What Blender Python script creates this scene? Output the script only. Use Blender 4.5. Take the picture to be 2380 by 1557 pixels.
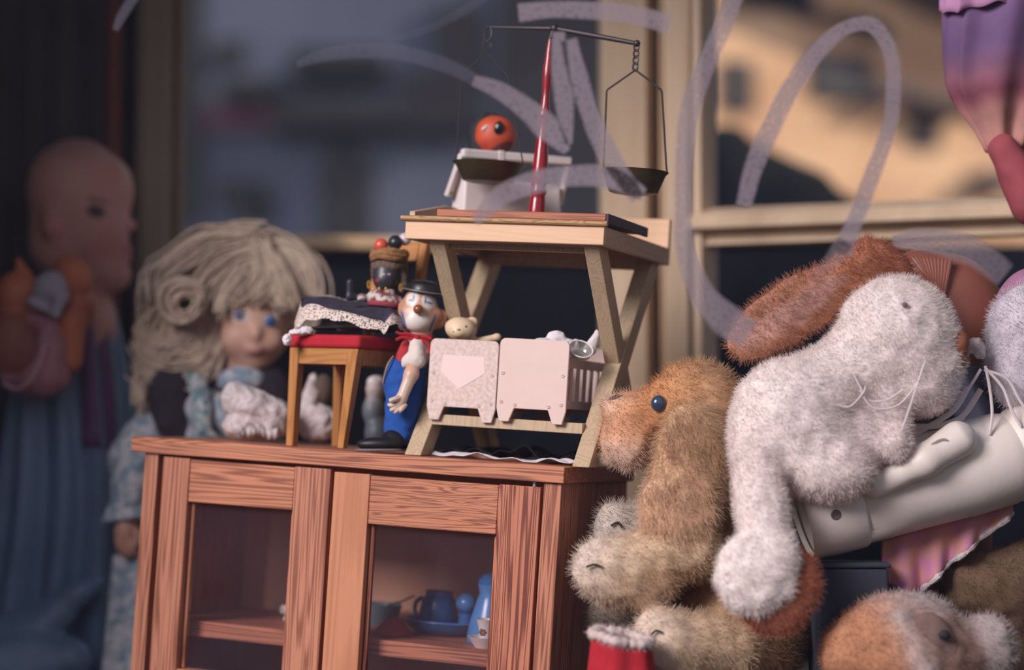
import bpy, math, random
import numpy as np
from mathutils import Vector, Matrix, noise

# ------------------------------------------------------------------ camera, world, light, exposure
for o in list(bpy.data.objects):
    bpy.data.objects.remove(o)
SC = bpy.context.scene
COL = SC.collection
FPX, DIST, CAMZ, PITCH = 4958.0, 2.479, 0.335, math.radians(3.34)
cam_d = bpy.data.cameras.new('camera')
cam_d.sensor_width = 36.0
cam_d.lens = FPX * 36.0 / 2380.0
cam_d.clip_start = 0.05
cam_d.clip_end = 200
cam_d.dof.use_dof = True
cam_d.dof.focus_distance = 2.43
cam_d.dof.aperture_fstop = 1.45
cam = bpy.data.objects.new('camera', cam_d)
COL.objects.link(cam)
cam.location = (0, -DIST, CAMZ)
cam.rotation_euler = (math.pi / 2 + PITCH, 0, 0)
SC.camera = cam

SC.view_settings.view_transform = 'Standard'
SC.view_settings.look = 'None'
SC.view_settings.gamma = 1.0
SC.view_settings.use_curve_mapping = False
SC.view_settings.exposure = -0.14
SC.cycles.max_bounces = 6
SC.cycles.adaptive_threshold = 0.02
SC.cycles.transparent_max_bounces = 16
SC.cycles.use_denoising = True

world = bpy.data.worlds.new('sky')
SC.world = world
world.use_nodes = True
wn, wl = world.node_tree.nodes, world.node_tree.links
wbg = wn['Background']
wtc = wn.new('ShaderNodeTexCoord')
wsep = wn.new('ShaderNodeSeparateXYZ')
wr = wn.new('ShaderNodeValToRGB')
wl.new(wtc.outputs['Generated'], wsep.inputs[0])
wl.new(wsep.outputs['Z'], wr.inputs[0])
wl.new(wr.outputs[0], wbg.inputs[0])
wr.color_ramp.elements[0].position = 0.0
wr.color_ramp.elements[0].color = (0.10, 0.09, 0.10, 1)
wr.color_ramp.elements[1].position = 0.12
wr.color_ramp.elements[1].color = (0.62, 0.60, 0.68, 1)
wbg.inputs[1].default_value = 0.75

def lamp(name, kind, loc, target, energy, color, **kw):
    d = bpy.data.lights.new(name, kind)
    d.energy = energy
    d.color = color
    for k, v in kw.items():
        setattr(d, k, v)
    o = bpy.data.objects.new(name, d)
    COL.objects.link(o)
    o.location = loc
    o.rotation_euler = (Vector(target) - Vector(loc)).to_track_quat('-Z', 'Y').to_euler()
    return o

lamp('sun', 'SUN', (12, -2.9, 6.2), (0, 0.6, 0), 4.3, (1.0, 0.80, 0.62), angle=math.radians(1.5))
lamp('street_daylight', 'AREA', (-4.1, -4.6, 3.3), (0.1, 0, 0.35), 680.0, (1.0, 0.90, 0.88), size=2.6)

# ------------------------------------------------------------------ from a place in the photograph to a place in the shop
CP, SP = math.cos(PITCH), math.sin(PITCH)
CAMP = np.array([0, -DIST, CAMZ])

def ray(px, py):
    u = (px - 1190.0) / FPX
    v = (778.5 - py) / FPX
    return np.array([u, CP - v * SP, SP + v * CP])

def P(px, py, y):
    r = ray(px, py)
    return CAMP + r * ((y + DIST) / r[1])

def S(y):                                     # metres per pixel at depth y
    return (y + DIST) / FPX

class Frame:
    def __init__(s, o, yaw=0, roll=0, pitch=0):
        s.o = np.array(o, float)
        m = Matrix.Rotation(math.radians(yaw), 3, 'Z') @ Matrix.Rotation(math.radians(roll), 3, 'Y') @ Matrix.Rotation(math.radians(pitch), 3, 'X')
        s.R = np.array(m)
        s.M = Matrix.Translation(Vector(s.o)) @ m.to_4x4()
    def Q(s, px, py, v):                      # local point on the local plane y = v
        r = ray(px, py)
        n = s.R[:, 1]
        t = ((s.o - CAMP) @ n + v) / (r @ n)
        return s.R.T @ (CAMP + r * t - s.o)
    def T(s, px, py, h):                      # local point on the local plane z = h
        r = ray(px, py)
        n = s.R[:, 2]
        t = ((s.o - CAMP) @ n + h) / (r @ n)
        return s.R.T @ (CAMP + r * t - s.o)
    def top(s, px, v, h=0.0):                 # local point at depth v, height h seen at column px
        lo, hi = -3.0, 3.0
        for _ in range(50):
            mid = (lo + hi) / 2
            w = s.W((mid, v, h)) - CAMP
            z = w[1] * CP + w[2] * SP
            if 1190 + FPX * w[0] / z < px: lo = mid
            else: hi = mid
        return np.array([lo, v, h])
    def W(s, l):
        return s.R @ np.array(l, float) + s.o

# ------------------------------------------------------------------ materials
def lin(r, g, b):
    f = lambda c: (c / 255 / 12.92) if c / 255 <= 0.04045 else ((c / 255 + 0.055) / 1.055) ** 2.4
    return (f(r), f(g), f(b), 1.0)

def newmat(name):
    m = bpy.data.materials.new(name)
    m.use_nodes = True
    nt = m.node_tree
    return m, nt.nodes, nt.links, nt.nodes['Principled BSDF']

def mat(name, rgb, rough=0.6, metal=0.0, var=0.0, scale=30.0, bump=0.0, bscale=200.0, rgb2=None, sheen=0.0, coat=0.0, spec=0.5, stretch=None, attr=None, soft=0.5, trans=0.0, sss=0.0):
    m, n, l, b = newmat(name)
    b.inputs['Roughness'].default_value = rough
    b.inputs['Metallic'].default_value = metal
    b.inputs['Specular IOR Level'].default_value = spec
    if sheen:
        b.inputs['Sheen Weight'].default_value = sheen
    if coat:
        b.inputs['Coat Weight'].default_value = coat
        b.inputs['Coat Roughness'].default_value = 0.15
    if trans:
        b.inputs['Transmission Weight'].default_value = trans
    if sss:
        b.inputs['Subsurface Weight'].default_value = sss
        b.inputs['Subsurface Scale'].default_value = 0.01
    tc = n.new('ShaderNodeTexCoord')
    mp = n.new('ShaderNodeMapping')
    l.new(tc.outputs['Object'], mp.inputs[0])
    if stretch:
        mp.inputs['Scale'].default_value = stretch
    if attr:
        at = n.new('ShaderNodeAttribute')
        at.attribute_name = attr
        base = at.outputs['Color']
    else:
        rg = n.new('ShaderNodeRGB')
        rg.outputs[0].default_value = lin(*rgb)
        base = rg.outputs[0]
    if rgb2 or var:
        t = n.new('ShaderNodeTexNoise')
        t.inputs['Scale'].default_value = scale
        t.inputs['Detail'].default_value = 5
        l.new(mp.outputs[0], t.inputs['Vector'])
        cr = n.new('ShaderNodeValToRGB')
        cr.color_ramp.elements[0].position = 0.5 - soft * 0.4
        cr.color_ramp.elements[1].position = 0.5 + soft * 0.4
        l.new(t.outputs[0], cr.inputs[0])
        mx = n.new('ShaderNodeMix')
        mx.data_type = 'RGBA'
        l.new(cr.outputs[0], mx.inputs['Factor'])
        l.new(base, mx.inputs['A'])
        if rgb2:
            mx.inputs['B'].default_value = lin(*rgb2)
        else:
            hs = n.new('ShaderNodeHueSaturation')
            hs.inputs['Value'].default_value = 1.0 - var
            l.new(base, hs.inputs['Color'])
            l.new(hs.outputs[0], mx.inputs['B'])
        base = mx.outputs['Result']
    l.new(base, b.inputs['Base Color'])
    if bump:
        t2 = n.new('ShaderNodeTexNoise')
        t2.inputs['Scale'].default_value = bscale
        t2.inputs['Detail'].default_value = 4
        l.new(mp.outputs[0], t2.inputs['Vector'])
        bp = n.new('ShaderNodeBump')
        bp.inputs['Strength'].default_value = bump
        bp.inputs['Distance'].default_value = 0.002
        l.new(t2.outputs[0], bp.inputs['Height'])
        l.new(bp.outputs[0], b.inputs['Normal'])
    return m

def wood(name, light, dark, axis, scale=42.0, contrast=1.0, warp=0.05, rough=0.5, seed=0.0, streak=None):
    """straight growth rings running along one local axis"""
    m, n, l, b = newmat(name)
    b.inputs['Roughness'].default_value = rough
    b.inputs['Specular IOR Level'].default_value = 0.35
    tc = n.new('ShaderNodeTexCoord')
    mp = n.new('ShaderNodeMapping')
    st = [1.0, 1.0, 1.0]
    st['xyz'.index(axis)] = warp
    mp.inputs['Scale'].default_value = [q if q == 1.0 else q * 0.55 for q in st]
    mp.inputs['Location'].default_value = (seed * 0.37, seed * 0.71, seed * 0.53)
    l.new(tc.outputs['Object'], mp.inputs[0])
    big = n.new('ShaderNodeTexNoise')
    big.inputs['Scale'].default_value = scale
    big.inputs['Detail'].default_value = 2.0
    big.inputs['Distortion'].default_value = 0.15
    l.new(mp.outputs[0], big.inputs['Vector'])
    mul = n.new('ShaderNodeMath'); mul.operation = 'MULTIPLY'; mul.inputs[1].default_value = 92.0
    l.new(big.outputs[0], mul.inputs[0])
    sn = n.new('ShaderNodeMath'); sn.operation = 'SINE'
    l.new(mul.outputs[0], sn.inputs[0])
    mr = n.new('ShaderNodeMapRange')
    mr.inputs['From Min'].default_value = -0.4
    mr.inputs['From Max'].default_value = 1.0
    l.new(sn.outputs[0], mr.inputs['Value'])
    fine = n.new('ShaderNodeTexNoise')
    fine.inputs['Scale'].default_value = 420
    fine.inputs['Detail'].default_value = 3
    l.new(mp.outputs[0], fine.inputs['Vector'])
    ad = n.new('ShaderNodeMath'); ad.operation = 'MULTIPLY_ADD'
    l.new(fine.outputs[0], ad.inputs[0])
    ad.inputs[1].default_value = 0.45
    mm = n.new('ShaderNodeMath'); mm.operation = 'MULTIPLY'; mm.inputs[1].default_value = 0.8 * contrast
    l.new(mr.outputs[0], mm.inputs[0])
    l.new(mm.outputs[0], ad.inputs[2])
    cl = n.new('ShaderNodeMath'); cl.operation = 'SUBTRACT'; cl.use_clamp = True; cl.inputs[1].default_value = 0.15
    l.new(ad.outputs[0], cl.inputs[0])
    mx = n.new('ShaderNodeMix'); mx.data_type = 'RGBA'
    l.new(cl.outputs[0], mx.inputs['Factor'])
    mx.inputs['A'].default_value = lin(*light)
    mx.inputs['B'].default_value = lin(*dark)
    out = mx.outputs['Result']
    if streak:
        t = n.new('ShaderNodeTexNoise')
        t.inputs['Scale'].default_value = 22
        t.inputs['Detail'].default_value = 1.5
        l.new(mp.outputs[0], t.inputs['Vector'])
        cr = n.new('ShaderNodeValToRGB')
        cr.color_ramp.elements[0].position = 0.52
        cr.color_ramp.elements[1].position = 0.66
        l.new(t.outputs[0], cr.inputs[0])
        m2 = n.new('ShaderNodeMix'); m2.data_type = 'RGBA'
        l.new(cr.outputs[0], m2.inputs['Factor'])
        l.new(out, m2.inputs['A'])
        m2.inputs['B'].default_value = lin(*streak)
        out = m2.outputs['Result']
    l.new(out, b.inputs['Base Color'])
    bp = n.new('ShaderNodeBump')
    bp.inputs['Strength'].default_value = 0.25
    bp.inputs['Distance'].default_value = 0.0006
    l.new(cl.outputs[0], bp.inputs['Height'])
    l.new(bp.outputs[0], b.inputs['Normal'])
    return m

def glassmat(name, tint=(1, 1, 1), gloss=0.05, rough=0.02, dirt=0.0, dirt_rgb=(150, 145, 160), edge=0.3):
    """a thin pane: clear, with a faint reflection and a film of dust"""
    m, n, l, b = newmat(name)
    n.remove(b)
    out = n['Material Output']
    tr = n.new('ShaderNodeBsdfTransparent'); tr.inputs[0].default_value = (*tint, 1)
    gl = n.new('ShaderNodeBsdfGlossy'); gl.inputs['Roughness'].default_value = rough
    lw = n.new('ShaderNodeLayerWeight'); lw.inputs[0].default_value = 0.25
    mu = n.new('ShaderNodeMath'); mu.operation = 'MULTIPLY_ADD'; mu.inputs[1].default_value = edge; mu.inputs[2].default_value = gloss
    l.new(lw.outputs['Fresnel'], mu.inputs[0])
    mx = n.new('ShaderNodeMixShader')
    mx.inputs[0].default_value = gloss
    if gloss:
        l.new(mu.outputs[0], mx.inputs[0])
    l.new(tr.outputs[0], mx.inputs[1]); l.new(gl.outputs[0], mx.inputs[2])
    last = mx.outputs[0]
    if dirt:
        df = n.new('ShaderNodeBsdfDiffuse'); df.inputs[0].default_value = lin(*dirt_rgb)
        tn = n.new('ShaderNodeTexNoise'); tn.inputs['Scale'].default_value = 7; tn.inputs['Detail'].default_value = 4
        tc = n.new('ShaderNodeTexCoord'); l.new(tc.outputs['Object'], tn.inputs['Vector'])
        mr = n.new('ShaderNodeMapRange'); mr.inputs['To Min'].default_value = dirt * 0.6; mr.inputs['To Max'].default_value = dirt * 1.4
        mr.inputs['From Min'].default_value = 0.3; mr.inputs['From Max'].default_value = 0.7
        l.new(tn.outputs[0], mr.inputs['Value'])
        m2 = n.new('ShaderNodeMixShader')
        l.new(mr.outputs[0], m2.inputs[0]); l.new(last, m2.inputs[1]); l.new(df.outputs[0], m2.inputs[2])
        last = m2.outputs[0]
    l.new(last, out.inputs[0])
    return m

def scrawlmat(name, rgb, dens):
    """streaky, half covering marker on glass"""
    m, n, l, b = newmat(name)
    n.remove(b)
    out = n['Material Output']
    tr = n.new('ShaderNodeBsdfTransparent')
    df = n.new('ShaderNodeBsdfDiffuse'); df.inputs[0].default_value = lin(*rgb)
    uv = n.new('ShaderNodeUVMap')
    mp = n.new('ShaderNodeMapping'); mp.inputs['Scale'].default_value = (9, 3.2, 1)
    l.new(uv.outputs[0], mp.inputs[0])
    t = n.new('ShaderNodeTexNoise'); t.inputs['Scale'].default_value = 2.4; t.inputs['Detail'].default_value = 5; t.inputs['Roughness'].default_value = 0.65
    l.new(mp.outputs[0], t.inputs['Vector'])
    cr = n.new('ShaderNodeValToRGB')
    cr.color_ramp.elements[0].position = 0.36; cr.color_ramp.elements[0].color = (dens * 0.35,) * 3 + (1,)
    cr.color_ramp.elements[1].position = 0.46; cr.color_ramp.elements[1].color = (dens,) * 3 + (1,)
    l.new(t.outputs[0], cr.inputs[0])
    at = n.new('ShaderNodeAttribute'); at.attribute_name = 'Cover'
    mu = n.new('ShaderNodeMath'); mu.operation = 'MULTIPLY'
    l.new(cr.outputs[0], mu.inputs[0]); l.new(at.outputs['Fac'], mu.inputs[1])
    mx = n.new('ShaderNodeMixShader')
    l.new(mu.outputs[0], mx.inputs[0]); l.new(tr.outputs[0], mx.inputs[1]); l.new(df.outputs[0], mx.inputs[2])
    l.new(mx.outputs[0], out.inputs[0])
    return m

def lacemat(name, rgb, scale=260.0, hole=0.45):
    """open needlework: cloth with holes"""
    m, n, l, b = newmat(name)
    b.inputs['Base Color'].default_value = lin(*rgb)
    b.inputs['Roughness'].default_value = 0.9
    tc = n.new('ShaderNodeTexCoord')
    v = n.new('ShaderNodeTexVoronoi'); v.inputs['Scale'].default_value = scale
    l.new(tc.outputs['Object'], v.inputs['Vector'])
    gt = n.new('ShaderNodeMath'); gt.operation = 'GREATER_THAN'; gt.inputs[1].default_value = hole * 0.8
    l.new(v.outputs['Distance'], gt.inputs[0])
    gt.inputs[1].default_value = hole
    inv = n.new('ShaderNodeMath'); inv.operation = 'LESS_THAN'; inv.inputs[1].default_value = hole * 0.55
    l.new(v.outputs['Distance'], inv.inputs[0])
    sub = n.new('ShaderNodeMath'); sub.operation = 'SUBTRACT'; sub.inputs[0].default_value = 1.0
    l.new(inv.outputs[0], sub.inputs[1])
    l.new(sub.outputs[0], b.inputs['Alpha'])
    return m

# ------------------------------------------------------------------ object helpers
FR = {}                                       # world matrices of the empties

def tag(o, label=None, cat=None, group=None, kind=None):
    if label: o['label'] = label
    if cat: o['category'] = cat
    if group: o['group'] = group
    if kind: o['kind'] = kind
    return o

def thing(name, label, cat, loc=(0, 0, 0), M=None, group=None):
    o = bpy.data.objects.new(name, None)
    o.empty_display_size = 0.01
    COL.objects.link(o)
    M = M if M is not None else Matrix.Translation(Vector(loc))
    o.matrix_world = M
    FR[o.name] = M.copy()
    return tag(o, label, cat, group)

class MB:
    def __init__(s):
        s.v, s.f, s.c, s.uv = [], [], [], None
    def add(s, vs, fs, col=None):
        k = len(s.v)
        s.v += [tuple(map(float, p)) for p in vs]
        s.f += [tuple(i + k for i in f) for f in fs]
        if col is not None:
            s.c += [col] * len(vs)
        return s
    def hexa(s, p):
        return s.add(p, [(0, 3, 2, 1), (4, 5, 6, 7), (0, 1, 5, 4), (1, 2, 6, 5), (2, 3, 7, 6), (3, 0, 4, 7)])
    def box(s, a, b):
        x0, y0, z0 = np.minimum(a, b); x1, y1, z1 = np.maximum(a, b)
        return s.hexa([(x0, y0, z0), (x1, y0, z0), (x1, y1, z0), (x0, y1, z0), (x0, y0, z1), (x1, y0, z1), (x1, y1, z1), (x0, y1, z1)])
    def bar(s, a, b, side, w, t, cap=None):
        """plank from a to b; width w along side, t across"""
        a, b, side = (np.array(q, float) for q in (a, b, side))
        d = b - a; d /= np.linalg.norm(d)
        side = side - d * (side @ d) if cap is None else side
        side /= np.linalg.norm(side)
        up = np.cross(d, side); up /= np.linalg.norm(up)
        o = []
        for e in (a, b):
            for i, j in ((-1, -1), (1, -1), (1, 1), (-1, 1)):
                q = e + side * w / 2 * i + up * t / 2 * j
                if cap is not None:
                    q = q - d * (((q - e) @ cap) / (d @ cap))
                o.append(q)
        return s.hexa([o[0], o[1], o[2], o[3], o[4], o[5], o[6], o[7]])
    def tube(s, pts, r, n=10, closed=False, flat=1.0):
        pts = [np.array(p, float) for p in pts]
        N = len(pts)
        rr = r if hasattr(r, '__len__') else [r] * N
        vs, fs = [], []
        ref = None
        for i, p in enumerate(pts):
            a = pts[(i - 1) % N] if closed or i > 0 else p
            b = pts[(i + 1) % N] if closed or i < N - 1 else p
            d = b - a
            d = d / (np.linalg.norm(d) + 1e-12)
            if ref is None:
                ref = np.array([0, 0, 1.0]) if abs(d[2]) < 0.9 else np.array([1.0, 0, 0])
            u = ref - d * (ref @ d)
            if np.linalg.norm(u) < 1e-6:
                u = np.array([0.3, 0.8, 0.1]); u = u - d * (u @ d)
            u /= np.linalg.norm(u); ref = u
            w = np.cross(d, u)
            for k in range(n):
                t = 2 * math.pi * k / n
                vs.append(p + rr[i] * (u * math.cos(t) + w * math.sin(t) * flat))
        for i in range(N if closed else N - 1):
            j = (i + 1) % N
            for k in range(n):
                k2 = (k + 1) % n
                fs.append((i * n + k, i * n + k2, j * n + k2, j * n + k))
        if not closed:
            fs.append(tuple(range(n - 1, -1, -1)))
            fs.append(tuple((N - 1) * n + k for k in range(n)))
        return s.add(vs, fs)
    def lathe(s, o, axis, prof, n=32, cap=True, ref=None):
        """prof: (radius, height along axis)"""
        o = np.array(o, float); ax = np.array(axis, float); ax /= np.linalg.norm(ax)
        u = np.array(ref, float) if ref is not None else (np.array([1.0, 0, 0]) if abs(ax[0]) < 0.8 else np.array([0, 1.0, 0]))
        u -= ax * (u @ ax); u /= np.linalg.norm(u); w = np.cross(ax, u)
        vs, fs = [], []
        for r, h in prof:
            for k in range(n):
                t = 2 * math.pi * k / n
                vs.append(o + ax * h + r * (u * math.cos(t) + w * math.sin(t)))
        for i in range(len(prof) - 1):
            for k in range(n):
                k2 = (k + 1) % n
                fs.append((i * n + k, i * n + k2, (i + 1) * n + k2, (i + 1) * n + k))
        if cap:
            if prof[0][0] > 1e-6: fs.append(tuple(range(n - 1, -1, -1)))
            if prof[-1][0] > 1e-6: fs.append(tuple((len(prof) - 1) * n + k for k in range(n)))
        return s.add(vs, fs)
    def ell(s, c, r, R=None, nu=24, nv=14):
        R = np.eye(3) if R is None else np.array(R)
        c = np.array(c, float); r = np.array(r, float) * np.ones(3)
        vs, fs = [], []
        for i in range(nv + 1):
            a = math.pi * i / nv
            for k in range(nu):
                t = 2 * math.pi * k / nu
                vs.append(c + R @ (r * np.array([math.sin(a) * math.cos(t), math.sin(a) * math.sin(t), math.cos(a)])))
        for i in range(nv):
            for k in range(nu):
                k2 = (k + 1) % nu
                fs.append((i * nu + k, (i + 1) * nu + k, (i + 1) * nu + k2, i * nu + k2))
        return s.add(vs, fs)
    def prism(s, poly, depth):
        """poly: 3-D points of a flat outline, pushed along depth"""
        d = np.array(depth, float); n = len(poly)
        vs = [np.array(p, float) for p in poly] + [np.array(p, float) + d for p in poly]
        fs = [tuple(range(n)), tuple(range(2 * n - 1, n - 1, -1))] + [((i + 1) % n, i, n + i, n + (i + 1) % n) for i in range(n)]
        return s.add(vs, fs)
    def sheet(s, G, wrap=False):
        nu, nv = len(G), len(G[0])
        vs = [p for row in G for p in row]
        fs = []
        for i in range(nu - 1):
            for j in range(nv if wrap else nv - 1):
                j2 = (j + 1) % nv
                fs.append((i * nv + j, i * nv + j2, (i + 1) * nv + j2, (i + 1) * nv + j))
        return s.add(vs, fs)
    def build(s, name, m, parent=None, local=False, smooth=True, angle=40, bevel=0.0, solid=0.0, sub=0, seg=2):
        me = bpy.data.meshes.new(name)
        v = s.v
        if parent is not None and not local:
            inv = FR[parent.name].inverted()
            v = [tuple(inv @ Vector(p)) for p in v]
        me.from_pydata(v, [], s.f)
        me.validate()
        if s.c and len(s.c) == len(s.v):
            a = me.color_attributes.new('Col', 'BYTE_COLOR', 'CORNER')
            for lp in me.loops:
                a.data[lp.index].color = s.c[lp.vertex_index]
        bm_fix(me)
        if smooth:
            me.polygons.foreach_set('use_smooth', [True] * len(me.polygons))
            if angle:
                me.set_sharp_from_angle(angle=math.radians(angle))
        me.update()
        o = bpy.data.objects.new(name, me)
        COL.objects.link(o)
        if isinstance(m, (list, tuple)):
            for q in m: me.materials.append(q)
        else:
            me.materials.append(m)
        if parent is not None:
            o.parent = parent
            FR[o.name] = FR[parent.name]
        else:
            FR[o.name] = Matrix.Identity(4)
        if solid:
            md = o.modifiers.new('thickness', 'SOLIDIFY'); md.thickness = solid; md.offset = 0
        if bevel:
            md = o.modifiers.new('bevel', 'BEVEL'); md.width = bevel; md.segments = seg; md.limit_method = 'ANGLE'; md.angle_limit = math.radians(40)
        if sub:
            md = o.modifiers.new('subdivision', 'SUBSURF'); md.levels = sub; md.render_levels = sub
        return o

import bmesh
def bm_fix(me):
    bm = bmesh.new(); bm.from_mesh(me)
    bmesh.ops.recalc_face_normals(bm, faces=bm.faces)
    bm.to_mesh(me); bm.free()

def struct(mb, name, m, **kw):
    return tag(mb.build(name, m, **kw), kind='structure')

# ------------------------------------------------------------------ soft bodies: smooth unions of rounded shapes, meshed with surface nets
def rot_img(ang):                             # turn in the picture plane, degrees clockwise
    a = math.radians(-ang)
    return np.array([[math.cos(a), 0, -math.sin(a)], [0, 1, 0], [math.sin(a), 0, math.cos(a)]])

def Ew(c, r, col, R=None, k=None):
    return dict(t='e', c=np.array(c, float), r=np.array(r, float) * np.ones(3), R=np.eye(3) if R is None else np.array(R), col=col, k=k)

def E(px, py, y, rx, ry, rd, col, ang=0.0, k=None):
    s = S(y)
    return Ew(P(px, py, y), (rx * s, rd * s, ry * s), col, rot_img(ang), k)

def Cw(a, ra, b, rb, col, k=None):
    return dict(t='c', a=np.array(a, float), b=np.array(b, float), ra=ra, rb=rb, col=col, k=k)

def K(x0, y0, d0, r0, x1, y1, d1, r1, col, k=None):
    return Cw(P(x0, y0, d0), r0 * S(d0), P(x1, y1, d1), r1 * S(d1), col, k)

def sdf(p, X):
    if p['t'] == 'e':
        q = (X - p['c']) @ p['R']
        k0 = np.linalg.norm(q / p['r'], axis=-1)
        k1 = np.linalg.norm(q / (p['r'] ** 2), axis=-1)
        return np.where(k1 > 1e-9, k0 * (k0 - 1) / np.maximum(k1, 1e-9), -p['r'].min())
    ab = p['b'] - p['a']
    h = np.clip(((X - p['a']) @ ab) / (ab @ ab + 1e-12), 0, 1)
    return np.linalg.norm(X - p['a'] - h[..., None] * ab, axis=-1) - (p['ra'] + (p['rb'] - p['ra']) * h)

def nets(F, org, h):
    s = F < 0
    sh = np.array(F.shape)
    acc = np.zeros((*sh, 3)); cnt = np.zeros(sh)
    idx = np.stack(np.meshgrid(*[np.arange(n) for n in sh], indexing='ij'), -1).astype(float)
    quads = []
    cross = []
    for d in range(3):
        sl0 = [slice(None)] * 3; sl1 = [slice(None)] * 3
        sl0[d] = slice(0, -1); sl1[d] = slice(1, None)
        e = s[tuple(sl0)] != s[tuple(sl1)]
        I = np.argwhere(e)
        J = I.copy(); J[:, d] += 1
        f0 = F[tuple(I.T)]; f1 = F[tuple(J.T)]
        t = f0 / (f0 - f1)
        pt = I.astype(float); pt[:, d] += t
        o1, o2 = [q for q in range(3) if q != d]
        ok = (I[:, o1] > 0) & (I[:, o2] > 0)
        I, pt, f0 = I[ok], pt[ok], f0[ok]
        cells = []
        for a, b in ((0, 0), (1, 0), (1, 1), (0, 1)):
            c = I.copy(); c[:, o1] -= a; c[:, o2] -= b
            np.add.at(acc, tuple(c.T), pt); np.add.at(cnt, tuple(c.T), 1)
            cells.append(c)
        cross.append((cells, f0 < 0))
    on = cnt > 0
    ids = -np.ones(sh, int); ids[on] = np.arange(on.sum())
    V = acc[on] / cnt[on][:, None] * h + org
    faces = []
    for cells, fl in cross:
        q = np.stack([ids[tuple(c.T)] for c in cells], 1)
        q[fl] = q[fl][:, ::-1]
        faces.append(q)
    return V, np.concatenate(faces)

def blob(name, prims, m, parent=None, res=0.0035, k=0.012, tau=0.006, paint=(), bumps=0.0, bscale=40.0, cut=()):
    lo = np.min([np.minimum(p['a'] - p['ra'], p['b'] - p['rb']) if p['t'] == 'c' else p['c'] - p['r'].max() for p in prims], 0) - 4 * res
    hi = np.max([np.maximum(p['a'] + p['ra'], p['b'] + p['rb']) if p['t'] == 'c' else p['c'] + p['r'].max() for p in prims], 0) + 4 * res
    n = np.ceil((hi - lo) / res).astype(int) + 1
    ax = [lo[i] + res * np.arange(n[i]) for i in range(3)]
    X = np.stack(np.meshgrid(*ax, indexing='ij'), -1)
    Fv = None
    for p in prims:
        d = sdf(p, X)
        if Fv is None:
            Fv = d
        else:
            kk = p['k'] or k
            hh = np.clip(0.5 + 0.5 * (Fv - d) / kk, 0, 1)
            Fv = Fv * (1 - hh) + d * hh - kk * hh * (1 - hh)
    for p in cut:
        d = -sdf(p, X)
        kk = p['k'] or k
        hh = np.clip(0.5 - 0.5 * (Fv - d) / kk, 0, 1)
        Fv = Fv * (1 - hh) + d * hh + kk * hh * (1 - hh)
    V, Q4 = nets(Fv, lo, res)
    W = np.zeros((len(V), 1)); Cc = np.zeros((len(V), 3))
    for p in prims:
        w = np.exp(-np.clip(sdf(p, V), -0.01, 0.2) / tau)[:, None]
        W += w; Cc += w * np.array(lin(*p['col'])[:3])
    Cc /= W
    for p, col, soft in paint:
        f = np.clip(0.5 - sdf(p, V) / soft, 0, 1)[:, None]
        f = f * f * (3 - 2 * f)
        Cc = Cc * (1 - f) + np.array(lin(*col)[:3]) * f
    if bumps:
        V = V + np.array([noise.noise_vector(Vector(q) * bscale) for q in V]) * bumps
    me = bpy.data.meshes.new(name)
    Mi = np.array(FR[parent.name].inverted()) if parent is not None else np.eye(4)
    V = V @ Mi[:3, :3].T + Mi[:3, 3]
    me.from_pydata(V.tolist(), [], Q4.tolist())
    me.validate()
    a = me.color_attributes.new('Col', 'BYTE_COLOR', 'CORNER')
    li = np.zeros(len(me.loops), int); me.loops.foreach_get('vertex_index', li)
    cc = np.concatenate([Cc[li], np.ones((len(li), 1))], 1)
    a.data.foreach_set('color', cc.ravel().astype(np.float32))
    bm_fix(me)
    me.polygons.foreach_set('use_smooth', [True] * len(me.polygons))
    me.update()
    o = bpy.data.objects.new(name, me)
    COL.objects.link(o)
    me.materials.append(m)
    if parent is not None:
        o.parent = parent; FR[o.name] = FR[parent.name]
    else:
        FR[o.name] = Matrix.Identity(4)
    return o

def fur(o, count, length, rand=0.6, rad=0.00035, clump=0.0, seed=1, gravity=0.0):
    md = o.modifiers.new('fur', 'PARTICLE_SYSTEM')
    ps = o.particle_systems[-1]
    st = ps.settings
    st.type = 'HAIR'
    ps.seed = seed
    st.count = count
    st.hair_length = length
    st.use_advanced_hair = True
    st.hair_step = 4
    st.render_step = 3
    st.display_step = 3
    st.normal_factor = length * 0.2
    st.factor_random = length * rand * 0.25
    st.object_align_factor[2] = -gravity * length * 0.25
    st.brownian_factor = length * 0.12
    st.root_radius = 1.0
    st.tip_radius = 0.25
    st.radius_scale = rad
    st.use_hair_bspline = True
    st.material = 1
    return o

def ribbon(mb, pts, wid, n=40, cover=None):
    pass

def catmull(pts, n=8):
    pts = [np.array(p, float) for p in pts]
    out = []
    for i in range(len(pts) - 1):
        p0 = pts[max(i - 1, 0)]; p1 = pts[i]; p2 = pts[i + 1]; p3 = pts[min(i + 2, len(pts) - 1)]
        for j in range(n):
            t = j / n
            out.append(0.5 * ((2 * p1) + (-p0 + p2) * t + (2 * p0 - 5 * p1 + 4 * p2 - p3) * t * t + (-p0 + 3 * p1 - 3 * p2 + p3) * t ** 3))
    out.append(pts[-1])
    return out

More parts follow.
